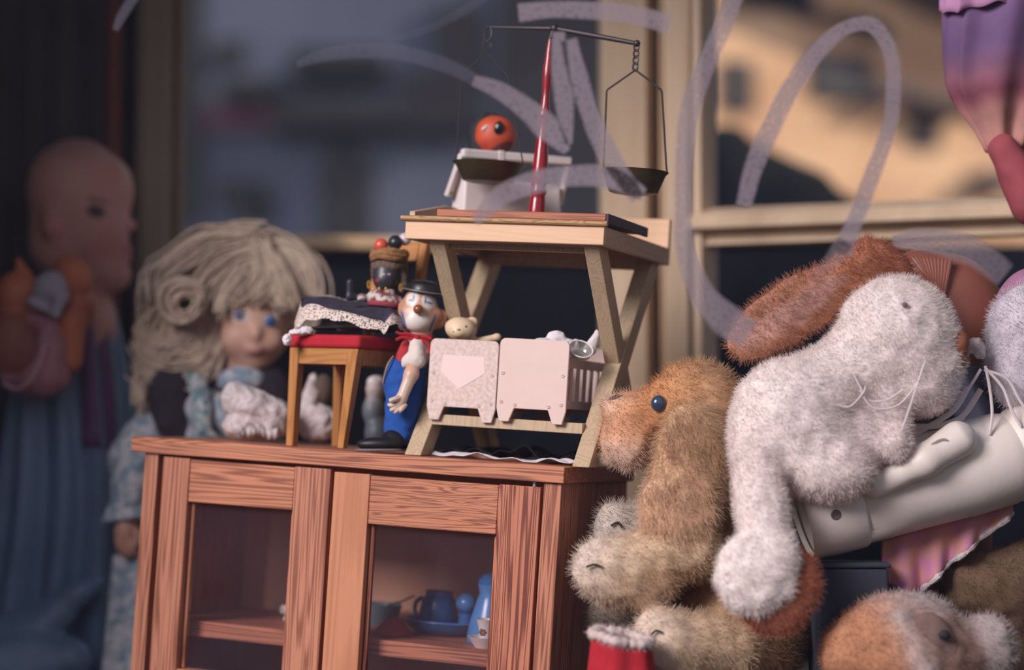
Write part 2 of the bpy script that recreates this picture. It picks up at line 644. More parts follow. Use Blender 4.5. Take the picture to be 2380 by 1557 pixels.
# ------------------------------------------------------------------ the setting
M_floor = mat('dark_floor_cloth', (38, 34, 38), 0.9, var=0.3, scale=12)
M_wall = mat('shop_wall', (66, 60, 56), 0.85, var=0.25, scale=6)
M_ceil = mat('shop_ceiling', (120, 112, 106), 0.9)
M_cream = mat('cream_paint', (214, 190, 160), 0.6, rgb2=(186, 162, 134), scale=16, stretch=(1, 1, 0.12), bump=0.25, bscale=90)
M_olive = mat('olive_paint', (178, 164, 142), 0.6, var=0.2, scale=14, stretch=(1, 1, 0.1))
M_groove = mat('weathered_wood', (120, 100, 80), 0.75, var=0.3, scale=20, stretch=(1, 1, 0.1))
M_pane = glassmat('window_glass', (0.93, 0.95, 0.98), 0.0, 0.02, 0.03, (112, 122, 150))

YG = -0.30                                     # the street-side pane
CEIL = 1.45
mb = MB(); mb.box((-0.95, YG - 0.02, -0.03), (0.95, 1.05, 0)); struct(mb, 'floor', M_floor, smooth=False)
mb = MB(); mb.box((-0.99, YG - 0.12, 0), (-0.95, 1.05, CEIL)); struct(mb, 'wall_left', M_wall, smooth=False)
mb = MB(); mb.box((0.95, YG - 0.35, 0), (0.99, 0.36, CEIL)); struct(mb, 'wall_right', M_wall, smooth=False)
mb = MB(); mb.box((-0.99, YG - 0.06, CEIL), (0.99, 1.05, CEIL + 0.04)); struct(mb, 'ceiling', M_ceil, smooth=False)
mb = MB(); mb.box((-0.99, YG - 0.05, 1.36), (0.99, YG - 0.031, CEIL)); struct(mb, 'lintel', M_wall, smooth=False)
# wall round the left-hand casement
mb = MB(); mb.box((-0.95, 0.815, 0), (P(330, 0, 0.82)[0], 0.85, CEIL)); struct(mb, 'wall_back', M_wall, smooth=False)

# rear casement on the side of the dolls
FL = Frame(P(310, 778, 0.74), yaw=10)
def lx(px, v=0.0): return FL.top(px, v)[0]
def lz(px, py, v=0.0): return FL.Q(px, py, v)[2]
zb, zt = -FL.o[2], CEIL - FL.o[2]
w2 = thing('window_2', None, None, M=FL.M); tag(w2, kind='structure')
mb = MB(); mb.box((lx(310), 0, zb), (lx(396), 0.07, zt)); mb.box((lx(322), -0.012, zb), (lx(384), 0, zt)); mb.build('post', M_olive, w2, local=True, bevel=0.004)
mb = MB(); mb.box((lx(396), 0.025, zb), (lx(406), 0.07, zt)); mb.box((lx(406), 0.008, zb), (lx(426), 0.07, zt)); mb.build('stile', M_olive, w2, local=True, bevel=0.003)
xr = lx(1440, 0.05)
mb = MB(); mb.box((lx(404), 0.01, lz(600, 573)), (xr, 0.055, lz(600, 546))); mb.box((lx(404), 0.02, lz(600, 546)), (xr, 0.055, lz(600, 540))); mb.build('muntin', M_cream, w2, local=True, bevel=0.003)
mb = MB(); mb.box((lx(400), 0.034, zb), (xr, 0.037, zt)); mb.build('pane', M_pane, w2, local=True, smooth=False)

# the post between the casements
FRW = Frame(P(1596, 778, 0.50), yaw=-20)
def rx(px, v=0.0): return FRW.top(px, v)[0]
def rz(px, py, v=0.0): return FRW.Q(px, py, v)[2]
mb = MB()
xp = [P(q, 778, 0.52)[0] for q in (1402, 1506, 1516, 1538, 1546, 1600)]
for a, b, y in ((0, 1, 0.52), (1, 2, 0.545), (2, 3, 0.575), (3, 4, 0.545), (4, 5, 0.50)):
    mb.box((xp[a], y, 0), (xp[b], 0.66, CEIL))
struct(mb, 'trim_1', M_cream, bevel=0.003)
zb, zt = -FRW.o[2], CEIL - FRW.o[2]
w3 = thing('window_3', None, None, M=FRW.M); tag(w3, kind='structure')
XE = rx(2520)
mb = MB(); mb.box((rx(1598), 0.012, zb), (rx(1626), 0.07, zt)); mb.hexa([(rx(1626), 0.012, zb), (rx(1640), 0.036, zb), (rx(1640), 0.07, zb), (rx(1626), 0.07, zb), (rx(1626), 0.012, zt), (rx(1640), 0.036, zt), (rx(1640), 0.07, zt), (rx(1626), 0.07, zt)]); mb.build('stile', M_cream, w3, local=True, smooth=False, bevel=0.002)
mb = MB()
z0, z1, z2, z3 = rz(1640, 481), rz(1640, 531), rz(1640, 548), rz(1640, 563)
prof = [(0.034, z0 + 0.002), (0.004, z0 - 0.010), (-0.006, z1 + 0.006), (-0.006, z1), (0.026, z1 - 0.002), (0.026, z3 + 0.004), (0.020, z3 + 0.003), (0.020, z3 - 0.002), (0.06, z3 - 0.002), (0.06, z0 + 0.002)]
mb.prism([(rx(1600), a, b) for a, b in prof], (XE - rx(1600), 0, 0)); mb.build('muntin', M_cream, w3, local=True, smooth=False, bevel=0.0012)
mb = MB(); mb.box((rx(1632), 0.04, zb), (XE, 0.043, zt)); mb.build('pane', M_pane, w3, local=True, smooth=False)
mb = MB(); mb.box((XE, 0.0, zb), (XE + 0.25, 0.07, zt)); mb.build('post', M_cream, w3, local=True, bevel=0.003)

# curtain and batten at the dark side
M_curt = mat('brown_curtain', (84, 76, 66), 0.95, var=0.35, scale=9, stretch=(1, 1, 0.05))
G = []
for i in range(140):
    px = -120 + i * 370 / 139
    yy = 0.70 + 0.016 * math.sin(i * 0.235) + 0.008 * math.sin(i * 0.61 + 1) - 0.01 * math.sin(i * 0.09)
    x = P(px, 778, 0.70)[0]
    G.append([(x, yy, z) for z in (0.004, 0.3, 0.6, 0.9, CEIL - 0.004)])
mb = MB(); mb.sheet(G); tag(mb.build('curtain', M_curt, solid=0.004), 'dark brown curtain hanging in folds behind the bald doll', 'curtain')
M_batten = mat('red_brown_batten', (140, 66, 40), 0.6, var=0.3, scale=20)
mb = MB(); mb.box((P(252, 0, 0.70)[0], 0.69, 0), (P(278, 0, 0.70)[0], 0.73, CEIL)); struct(mb, 'trim_2', M_batten, bevel=0.003)

# ------------------------------------------------------------------ the yard behind the panes
M_ground = mat('yard_paving', (92, 88, 84), 0.9, var=0.3, scale=3)
mb = MB(); mb.box((-14, 1.1, -0.26), (14, 22, -0.2)); struct(mb, 'ground', M_ground, smooth=False)

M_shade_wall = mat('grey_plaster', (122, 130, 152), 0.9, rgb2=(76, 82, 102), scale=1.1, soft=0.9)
M_shade_dark = mat('dark_opening', (26, 28, 34), 0.6)
M_mauve = mat('mauve_awning', (120, 84, 104), 0.9)
bl = thing('street_house', 'grey plaster house with dark arch seen blurred through the casement behind the dolls', 'building', P(800, 1100, 9.0))
Yb = 9.0
def bbox(px0, py0, px1, py1, y0, y1):
    m_ = MB(); a = P(px0, py0, Yb); b = P(px1, py1, Yb)
    return m_.box((a[0], y0, min(a[2], b[2])), (b[0], y1, max(a[2], b[2])))
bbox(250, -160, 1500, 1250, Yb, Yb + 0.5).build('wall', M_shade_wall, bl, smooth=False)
for q in ((500, 100, 570, 150), (945, 170, 1010, 250), (505, 425, 625, 480), (560, 470, 640, 520), (1010, 20, 1120, 330), (410, -160, 470, 520), (1160, -160, 1420, 560)):
    bbox(*q, Yb - 0.06, Yb + 0.1).build('window', M_shade_dark, bl, smooth=False)
for q in ((690, 142, 900, 195), (530, 210, 660, 250), (640, 262, 1060, 318)):
    bbox(*q, Yb - 0.35, Yb + 0.1).build('ledge', M_shade_dark, bl, smooth=False)
bbox(480, 255, 640, 305, Yb - 0.1, Yb + 0.1).build('awning', M_mauve, bl, smooth=False)
pts = [(738, 560)] + [(800 - 62 * math.cos(t), 420 - 85 * math.sin(t)) for t in np.linspace(0, math.pi, 12)] + [(862, 560)]
mb = MB(); mb.prism([P(a, b, Yb - 0.08) for a, b in pts], (0, 0.3, 0)); mb.build('archway', M_shade_dark, bl, smooth=False)

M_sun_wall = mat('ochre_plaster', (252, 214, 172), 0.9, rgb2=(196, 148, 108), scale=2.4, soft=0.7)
M_roof = mat('roof_slates', (98, 92, 96), 0.8, var=0.3, scale=4)
FB = Frame(P(1900, 778, 5.6), yaw=28)
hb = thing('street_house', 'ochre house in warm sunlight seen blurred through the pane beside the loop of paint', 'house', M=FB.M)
def hq(px, py, v=0.0): return FB.Q(px, py, v)
zg = -0.2 - FB.o[2]
a = hq(1590, 300); b = hq(2700, 300)
pts = [(a[0], 0, zg), (b[0], 0, zg), tuple(hq(2700, 250)), tuple(hq(2130, 30)), tuple(hq(1950, -70)), tuple(hq(1590, -70))]
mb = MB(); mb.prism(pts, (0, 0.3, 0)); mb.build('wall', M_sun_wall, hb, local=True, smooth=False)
mb = MB(); mb.bar(hq(1900, -125, -0.1), hq(2720, 225, -0.1), (0, 1, 0), 0.6, 0.07); mb.build('roof', M_roof, hb, local=True, smooth=False)
def hbox(px0, py0, px1, py1, v0, v1):
    m_ = MB(); p, q = hq(px0, py0), hq(px1, py1)
    return m_.box((p[0], v0, p[2]), (q[0], v1, q[2]))
for q in ((1880, 118, 2018, 240), (1975, 50, 2050, 98), (2108, 272, 2175, 345), (1690, -70, 1880, 40), (1676, 140, 1742, 262), (2300, 180, 2420, 330)):  # uppermost box is a shadow on the wall, painted as a dark patch
    hbox(*q, -0.03, 0.1).build('window', M_shade_dark, hb, local=True, smooth=False)
for q in ((1990, 210, 2080, 240), (2095, 236, 2230, 266), (2240, 405, 2340, 440), (1840, 40, 1990, 62)):
    hbox(*q, -0.16, 0.1).build('ledge', M_roof, hb, local=True, smooth=False)

# added near-black wall darkening the lower panes and one bush right behind the sill
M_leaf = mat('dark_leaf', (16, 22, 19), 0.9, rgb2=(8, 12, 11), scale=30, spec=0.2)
M_dark_wall = mat('near_black_wall', (11, 13, 17), 0.95, rgb2=(7, 10, 11), scale=4, spec=0.0)
mb = MB(); mb.box((-1.6, 1.75, -0.2), (2.2, 1.9, P(1000, 566, 1.75)[2])); struct(mb, 'wall_dark_backing', M_dark_wall, smooth=False)
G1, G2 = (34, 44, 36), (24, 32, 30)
t = thing('bush', 'dark evergreen bush in the lower corner of the upper pane, behind the paint loop', 'bush', tuple(P(1720, 800, 2.2)[:2]) + (-0.2,))
blob('foliage', [E(1660, 400, 2.2, 90, 130, 90, G1), E(1740, 440, 2.2, 110, 110, 100, G2), E(1850, 500, 2.2, 120, 120, 100, G1), E(1950, 560, 2.2, 110, 100, 100, G1), E(1780, 640, 2.2, 240, 170, 150, G2)], M_leaf, t, res=0.025, k=0.06, bumps=0.05, bscale=7)
mb = MB(); c = P(1760, 760, 2.2); mb.tube([(c[0], c[1], -0.2), (c[0], c[1], 0.5)], 0.03); mb.build('trunk', M_roof, t)

# ------------------------------------------------------------------ the pine cupboard
CAB = Frame(P(1315, 1085, -0.07), yaw=-20, roll=3.8)
XL, TH, DEP = -0.556, 0.0190, 0.27
zbot = -(CAB.o[2] / math.cos(math.radians(3.8))) + 0.001
PL, PD = (196, 132, 104), (128, 72, 50)
Wz = [wood('pine_upright_%d' % i, PL, PD, 'z', seed=i * 1.7, scale=46 + 7 * i) for i in range(3)]
Wx = [wood('pine_length_%d' % i, (200, 132, 98), PD, 'x', seed=i * 2.3 + 0.6, scale=60 - 12 * i) for i in range(3)]
Wplain = wood('pine_plain', (204, 140, 104), (166, 100, 66), 'z', seed=5.2, scale=20, contrast=0.5, streak=(150, 74, 44))
Wbold = wood('pine_bold', (196, 126, 96), (116, 58, 44), 'z', seed=9.1, scale=52, contrast=1.25, warp=0.035)
Wboldx = wood('pine_bold_rail', (198, 130, 96), (132, 74, 50), 'x', seed=3.4, scale=75, contrast=1.1, warp=0.09)
Wend = wood('pine_end_grain', (96, 80, 66), (52, 40, 34), 'x', seed=2.0, scale=30, contrast=1.0, warp=0.9)
M_cpane = glassmat('cupboard_glass', (0.97, 0.95, 0.97), 0.03, 0.03, 0.05, (128, 110, 124))
M_steel = mat('steel_pin', (190, 190, 200), 0.35, metal=1.0)
cab = thing('toy_cupboard', 'pine toy cupboard with two glazed doors carrying the folding table', 'cupboard', M=CAB.M)
def cx(px, py, v=0.0): return CAB.Q(px, py, v)[0]
def cz(px, py, v=0.0): return CAB.Q(px, py, v)[2]
mb = MB(); mb.box((XL, -0.004, -TH), (0.0, DEP, 0)); mb.build('top', Wx[0], cab, local=True, bevel=0.0012)
xa, xb = XL + 0.0165, -0.0045
pt_ = 0.0185
for nm, a, b, w in (('side_panel', xa, xa + pt_, Wz[0]), ('side_panel', xb - 0.021, xb, Wz[1])):
    mb = MB(); mb.box((a, 0.002, zbot), (b, DEP - 0.012, -TH - 0.0002)); mb.build(nm, w, cab, local=True, bevel=0.0008)
mb = MB(); mb.box((xa + pt_ + 0.0004, DEP - 0.026, zbot), (xb - 0.0214, DEP - 0.016, -TH - 0.0004)); mb.build('back_panel', mat('pale_back_board', (232, 182, 142), 0.7, var=0.12, scale=14, stretch=(1, 1, 0.1)), cab, local=True, bevel=0.0005)
zs = cz(873, 1486, 0.034)
mb = MB(); mb.box((xa + pt_ + 0.0004, 0.034, zs - 0.019), (xb - 0.0214, DEP - 0.0265, zs)); mb.build('shelf', Wx[1], cab, local=True, bevel=0.0008)
mb = MB(); mb.box((xa + pt_ + 0.0004, 0.02, zbot + 0.01), (xb - 0.0214, DEP - 0.0265, zbot + 0.026)); mb.build('floor_board', Wx[2], cab, local=True, bevel=0.0008)

def door(x0, x1, ztop, s0, s1, zr, mats, tilt=0.0, ft=0.018):
    d = None
    zlo = zbot + 0.012
    mb = MB(); mb.box((x0, 0.0, zlo), (x0 + s0, ft, ztop)); d = mb.build('door', mats[0], cab, local=True, bevel=0.0009)
    FR[d.name] = FR[cab.name]
    mb = MB(); mb.box((x1 - s1, 0.0, zlo), (x1, ft, ztop)); mb.build('stile', mats[1], d, local=True, bevel=0.0009)
    mb = MB(); mb.box((x0 + s0 + 0.0004, 0.0008, zr), (x1 - s1 - 0.0004, ft, ztop - 0.0012)); mb.build('top_rail', mats[2], d, local=True, bevel=0.0012)
    mb = MB(); mb.box((x0 + s0 + 0.0004, 0.0008, zlo), (x1 - s1 - 0.0004, ft, zlo + 0.04)); mb.build('bottom_rail', mats[2], d, local=True, bevel=0.0012)
    for a, b in ((x0 + s0, x0 + s0 + 0.006), (x1 - s1 - 0.006, x1 - s1)):
        mb = MB(); mb.box((a + 0.0005, 0.010, zlo + 0.0405), (b - 0.0005, ft - 0.001, zr - 0.0005))
        mb.build('glazing_bead', mats[1], d, local=True, bevel=0.001)
    mb = MB(); mb.box((x0 + s0 + 0.0065, 0.0125, zlo + 0.0405), (x1 - s1 - 0.0065, 0.0138, zr - 0.0005)); mb.build('glass_pane', M_cpane, d, local=True, smooth=False)
    return d
door(cx(380, 1065) , cx(769, 1090), cz(700, 1085), 0.036, cx(769, 1090) - cx(686, 1085), cz(560, 1176), (Wz[2], Wz[0], Wx[2]))
x0, x1 = cx(777, 1102), cx(1257, 1130)
door(x0, x1, cz(1000, 1113), cx(860, 1107) - x0, x1 - cx(1160, 1125), cz(1000, 1230), (Wplain, Wbold, Wboldx))
mb = MB(); p = CAB.Q(1243, 1126, 0.008); mb.lathe((p[0], 0.008, -TH - 0.0095), (0, 0, 1), [(0.003, 0), (0.003, 0.0095)], 14); mb.build('hinge_pin', M_steel, cab, local=True)

# ---- crockery on the shelf
M_blue = mat('blue_enamel', (58, 124, 188), 0.28, var=0.25, scale=40, coat=0.4)
M_blue2 = mat('blue_enamel_pale', (84, 146, 204), 0.3, var=0.2, scale=40, coat=0.4)
M_china = mat('white_china', (228, 222, 214), 0.25, coat=0.5)
M_redf = mat('red_felt', (206, 70, 74), 0.9, var=0.3, scale=60)
M_teal = mat('grey_green_plastic', (104, 128, 126), 0.5)
M_flower = mat('flower_print', (150, 44, 44), 0.5, rgb2=(84, 110, 70), scale=500)
def shelf_thing(name, label, cat, px, v, h=None, group=None):
    l = CAB.top(px, v, (zs if h is None else h) + 0.0003)
    return thing(name, label, cat, M=CAB.M @ Matrix.Translation(Vector(l)), group=group)
def handle(c, r, t, plane='xz', a0=-90, a1=90, n=14, sgn=1):
    pts = []
    for i in range(n + 1):
        a = math.radians(a0 + (a1 - a0) * i / n)
        pts.append((c[0] + sgn * r * math.cos(a), c[1], c[2] + r * 1.25 * math.sin(a)))
    return MB().tube(pts, t, 8)
t = shelf_thing('dish', 'blue enamel toy dish under the small jug in the cupboard', 'dish', 1035, 0.165)
mb = MB(); mb.lathe((0, 0, 0), (0, 0, 1), [(0.0, 0.0), (0.034, 0.0), (0.046, 0.008), (0.052, 0.016), (0.0525, 0.0172), (0.050, 0.0168), (0.044, 0.0095), (0.033, 0.003), (0, 0.003)], 40); mb.build('bowl', M_blue, t, local=True)
mb = MB(); mb.tube([(0.0522 * math.cos(a), 0.0522 * math.sin(a), 0.0168) for a in np.linspace(0, 2 * math.pi, 40, endpoint=False)], 0.0013, 8, closed=True); mb.build('rim', M_blue2, t, local=True)
t = shelf_thing('jug', 'squat dark blue toy jug standing in the blue dish', 'jug', 1016, 0.165, zs + 0.0032)
mb = MB(); mb.lathe((0, 0, 0), (0, 0, 1), [(0, 0), (0.019, 0), (0.0225, 0.008), (0.0235, 0.022), (0.021, 0.036), (0.017, 0.043), (0.018, 0.048), (0.0168, 0.048), (0.0155, 0.043), (0.0, 0.040)], 32); mb.build('body', M_blue, t, local=True)
handle((-0.0215, 0, 0.025), 0.010, 0.0028, sgn=-1).build('handle', M_blue, t, local=True)
t = shelf_thing('goblet', 'little blue goblet with a ball lid, second piece from the tall blue pot', 'goblet', 1080, 0.152, zs + 0.0046)
mb = MB(); mb.lathe((0, 0, 0), (0, 0, 1), [(0, 0), (0.0105, 0), (0.0105, 0.002), (0.0095, 0.010), (0.009, 0.018), (0.010, 0.024), (0, 0.025)], 28); mb.build('stem', M_blue, t, local=True)
mb = MB(); mb.ell((0, 0, 0.036), (0.0135, 0.0135, 0.0125)); mb.build('lid', M_blue2, t, local=True)
t = shelf_thing('coffee_pot', 'tall blue enamel toy coffee pot half hidden by the door stile', 'pot', 1136, 0.115)
mb = MB(); mb.lathe((0, 0, 0), (0, 0, 1), [(0, 0), (0.026, 0), (0.027, 0.006), (0.024, 0.026), (0.018, 0.048), (0.0145, 0.058), (0.0165, 0.066), (0.0172, 0.070), (0, 0.070)], 32); mb.build('body', M_blue2, t, local=True)
mb = MB(); mb.lathe((0, 0, 0.0702), (0, 0, 1), [(0, 0), (0.0165, 0), (0.0168, 0.004), (0.012, 0.010), (0.004, 0.013), (0, 0.013)], 28); mb.build('lid', M_blue, t, local=True)
handle((0.022, 0, 0.036), 0.014, 0.003, sgn=1).build('handle', M_blue, t, local=True)
t = shelf_thing('saucer', 'white china saucer under the flowered cup at the shelf edge', 'saucer', 1127, 0.060)
mb = MB(); mb.lathe((0, 0, 0), (0, 0, 1), [(0, 0), (0.012, 0), (0.015, 0.004), (0.0205, 0.012), (0.0210, 0.0128), (0.0195, 0.0126), (0.013, 0.005), (0, 0.004)], 32); mb.build('dish', M_china, t, local=True)
mb = MB(); mb.lathe((0, 0, 0), (0, 0, -1), [(0.0105, -0.001), (0.0105, 0.0), (0.0095, 0.0)], 24, cap=False); mb.build('foot_ring', M_china, t, local=True)
t = shelf_thing('cup', 'white china cup with a red flower standing in its saucer', 'cup', 1128, 0.060, zs + 0.0054)
mb = MB(); mb.lathe((0, 0, 0), (0, 0, 1), [(0, 0), (0.0085, 0), (0.0082, 0.004), (0.0088, 0.016), (0.0118, 0.0262), (0.0128, 0.0282), (0.0118, 0.028), (0.0082, 0.016), (0.007, 0.004), (0, 0.003)], 32); mb.build('bowl', M_china, t, local=True)
mb = MB()
for a in range(6):
    u, w = 0.0026 * math.cos(a * 1.05), 0.0026 * math.sin(a * 1.05)
    mb.ell((-0.001 + u, -0.0086 - 0.0004 * 0, 0.0135 + w), (0.0021, 0.0007, 0.0021), nu=10, nv=6)
mb.build('flower_print', M_flower, t, local=True)
handle((0.0085, 0, 0.014), 0.006, 0.0014, sgn=1).build('handle', M_china, t, local=True)
t = shelf_thing('felt_cone', 'small red felt cone lying on the shelf beside the blue dish', 'cone', 913, 0.10)
mb = MB(); mb.lathe((0, 0, 0.0003), (0, 0, 1), [(0, 0), (0.0225, 0.0), (0.0215, 0.004), (0.013, 0.014), (0.005, 0.0205), (0, 0.0215)], 24); mb.build('cone', M_redf, t, local=True)
t = shelf_thing('ladle', 'grey green toy ladle with a thin dark handle behind the red cone', 'ladle', 882, 0.185)
mb = MB(); mb.lathe((0, 0, 0), (0, 0, 1), [(0, 0), (0.016, 0.0), (0.024, 0.012), (0.027, 0.027), (0.0255, 0.027), (0.021, 0.012), (0, 0.003)], 28); mb.build('bowl', M_teal, t, local=True)
mb = MB(); mb.tube([(0.010, 0.0, 0.026), (0.026, 0, 0.031), (0.046, -0.004, 0.041)], [0.0018, 0.0013, 0.0011], 8); mb.build('handle', mat('dark_green_wire', (44, 56, 50), 0.5), t, local=True)
t = shelf_thing('egg_cup', 'tiny white cup peeping from behind the middle stile on the shelf', 'cup', 668, 0.14)
mb = MB(); mb.lathe((0, 0, 0), (0, 0, 1), [(0, 0), (0.006, 0), (0.0035, 0.005), (0.0075, 0.012), (0.008, 0.018), (0.007, 0.018), (0, 0.008)], 20); mb.build('bowl', M_china, t, local=True)
handle((-0.0072, 0, 0.012), 0.0032, 0.001, sgn=-1).build('handle', M_china, t, local=True)

# ------------------------------------------------------------------ the folding table
M_beech = wood('pale_beech', (204, 180, 150), (174, 148, 118), 'y', seed=1.1, scale=40, contrast=0.35, warp=0.2)
M_beech_d = wood('pale_beech_legs', (196, 174, 144), (158, 136, 106), 'z', seed=4.1, scale=36, contrast=0.4, warp=0.2)
M_beech_l = wood('pale_beech_rail', (232, 192, 156), (214, 172, 134), 'x', seed=6.1, scale=30, contrast=0.3, warp=0.1)
M_bead = wood('bamboo_bead', (190, 150, 104), (120, 92, 60), 'x', seed=2.1, scale=60, contrast=0.7, warp=0.3)
M_board = wood('reddish_board', (176, 110, 80), (134, 74, 54), 'x', seed=7.7, scale=50, contrast=0.8)
tab = thing('folding_table', 'pale wooden toy folding table with crossed legs on the pine cupboard', 'table', M=CAB.M)
TD = 0.268
xl, xr_ = cx(941, 540, -0.004), cx(1404, 545, -0.004)
zl, zh = cz(1170, 562, -0.004), cz(1170, 519, -0.004)
mb = MB(); mb.box((xl, -0.004, zl), (xr_, 0.006, zh)); mb.build('front_rail', M_beech_l, tab, local=True, bevel=0.001)
mb = MB(); mb.tube([(cx(931, 511, -0.008), -0.006, zh + 0.0028), (xr_ + 0.004, -0.006, zh + 0.0028)], 0.0032, 12); mb.build('front_bead', M_bead, tab, local=True)
zk = zh + 0.036
mb = MB(); mb.prism([(xl, 0.0062, zl), (xl, TD - 0.0102, zl), (xl, TD - 0.0102, zk - 0.004), (xl, 0.11, zk - 0.006), (xl, 0.0062, zh + 0.012)], (0.007, 0, 0)); mb.build('side_panel', M_beech, tab, local=True, bevel=0.0008)
mb = MB(); mb.box((xr_ - 0.007, 0.0062, zl), (xr_, TD - 0.0102, zh)); mb.build('side_panel', M_beech, tab, local=True, bevel=0.0008)
mb = MB(); mb.box((xl, TD - 0.010, zl), (xr_, TD, zk)); mb.build('back_board', M_beech_l, tab, local=True, bevel=0.001)
mb = MB(); mb.box((xl + 0.0072, 0.0064, zh - 0.007), (xr_ - 0.0072, TD - 0.0104, zh - 0.0005)); mb.build('tray_floor', M_beech, tab, local=True, bevel=0.0004)
# legs: one pair runs from the front of the tray to the back foot, the other from the back of the tray to the front foot
lx0, lx1 = cx(1021, 565, 0.012) - 0.0025, cx(1376, 562, 0.012)
fx0, fx1 = cx(961, 1050, 0.02), cx(1351, 1080, 0.02)
LW, LT = 0.0195, 0.026
capz = np.array([0, 0, 1.0])
for x in (lx0, lx1):
    mb = MB(); mb.bar((x, 0.026, zl - 0.0002), (x, 0.232, 0.0006), (1, 0, 0), LW - 0.001, LT, cap=capz); mb.build('leg', M_beech_d, tab, local=True, bevel=0.001)
for x in (fx0, fx1):
    mb = MB(); mb.bar((x, 0.236, zl - 0.0002), (x, 0.034, 0.0006), (1, 0, 0), LW + 0.001, LT, cap=capz); mb.build('leg', M_beech_d, tab, local=True, bevel=0.001)
zr0 = cz(1170, 598, 0.06)
mb = MB(); mb.box((lx0 + LW / 2, 0.026, cz(1170, 582, 0.03)), (lx1 - LW / 2, 0.036, zl - 0.002)); mb.build('crossbar', M_beech_d, tab, local=True, bevel=0.0008)
mb = MB(); mb.box((fx0 + LW / 2, 0.222, cz(1300, 620, 0.22)), (fx1 - LW / 2, 0.232, cz(1300, 597, 0.22))); mb.build('crossbar', M_beech_d, tab, local=True, bevel=0.0008)
zs0, zs1 = cz(1200, 999, 0.05), cz(1200, 974, 0.05)
mb = MB(); mb.box((fx0 + LW / 2, 0.046, zs0), (fx1 - LW / 2, 0.090, zs1)); mb.build('lower_rail', M_beech_d, tab, local=True, bevel=0.0008)
mb = MB(); mb.box((fx0 + LW / 2, 0.180, zs0), (fx1 - LW / 2, 0.196, zs1)); mb.build('lower_rail', M_beech_d, tab, local=True, bevel=0.0008)
mb = MB(); mb.lathe((lx1 + LW / 2 + 0.0006, 0.122, (zl) * 0.48), (1, 0, 0), [(0.003, 0), (0.003, 0.0005)], 12); mb.build('pivot_pin', M_steel, tab, local=True)

bd = thing('board', 'reddish brown board lying across the front of the table tray', 'board', M=CAB.M)
bx0, bx1 = cx(1016, 498, 0.0), cx(1411, 500, 0.0)
zb0 = zh + 0.0062
mb = MB(); mb.box((bx0, -0.002, zb0), (bx1 - 0.0006, 0.155, zb0 + 0.0085)); mb.build('panel', M_board, bd, local=True, bevel=0.001)
mb = MB(); mb.box((bx1 - 0.0005, -0.002, zb0 - 0.003), (bx1 + 0.003, 0.155, zb0 + 0.0085)); mb.build('shaded_end', mat('end_shade', (58, 52, 58), 0.6), bd, local=True, bevel=0.001)  # the board's own end; its shade is put into a dark strip
ZB = zb0 + 0.0086

# ------------------------------------------------------------------ the balance scale
M_red = mat('red_lacquer', (150, 24, 38), 0.25, var=0.25, scale=60, coat=0.6)
M_iron = mat('dark_iron_wire', (74, 68, 70), 0.5, metal=0.7)
M_brass = mat('tarnished_brass', (104, 96, 66), 0.45, metal=0.75, rgb2=(70, 68, 54), scale=40)
VS = 0.10
sc = thing('balance_scale', 'toy balance scale with a turned red post and two hanging brass pans', 'scale', M=CAB.M)
b0 = CAB.top(1246, VS, ZB + 0.0002); b1 = CAB.Q(1279, 90, VS)
L = np.linalg.norm(b1 - b0); mp = L / 400.0
prof = [(0, 0), (19, 0), (19.5, 10), (18.5, 28), (17, 44), (15.5, 54), (18, 60), (18, 66), (15.5, 71), (17.5, 82), (17.5, 110), (15.5, 140), (12.5, 185), (11, 205), (11.5, 214), (14, 226), (14.5, 233), (13, 240), (9.5, 252), (8, 272), (8.5, 292), (10.5, 312), (10.5, 330), (8.5, 356), (6, 385), (4, 398), (0, 400)]
mb = MB(); mb.lathe(b0, b1 - b0, [(r * mp * 1.02, h * mp) for r, h in prof], 28); mb.build('post', M_red, sc, local=True)
hub = CAB.Q(1289, 66, VS); eL = CAB.Q(1134, 63, VS); eR = CAB.Q(1480, 101, VS)
mb = MB(); mb.tube([b1 - (b1 - b0) * 0.003, hub], [0.003, 0.004], 10); mb.ell(hub, 0.0055); mb.build('hub', M_iron, sc, local=True)
mb = MB(); mb.tube([eL, hub * 0.5 + eL * 0.5, hub, hub * 0.5 + eR * 0.5, eR], [0.0012, 0.0018, 0.003, 0.0032, 0.0026], 10); mb.ell(eR, 0.0042); mb.ell(eL, 0.002); mb.build('beam', M_iron, sc, local=True)
def link(c, rw, rh, turn, r=0.0008):
    pts = []
    for i in range(16):
        a = 2 * math.pi * i / 16
        pts.append((c[0] + rw * math.cos(a) * math.cos(turn), c[1] + rw * math.cos(a) * math.sin(turn), c[2] + rh * math.sin(a)))
    return MB().tube(pts, r, 6, closed=True)
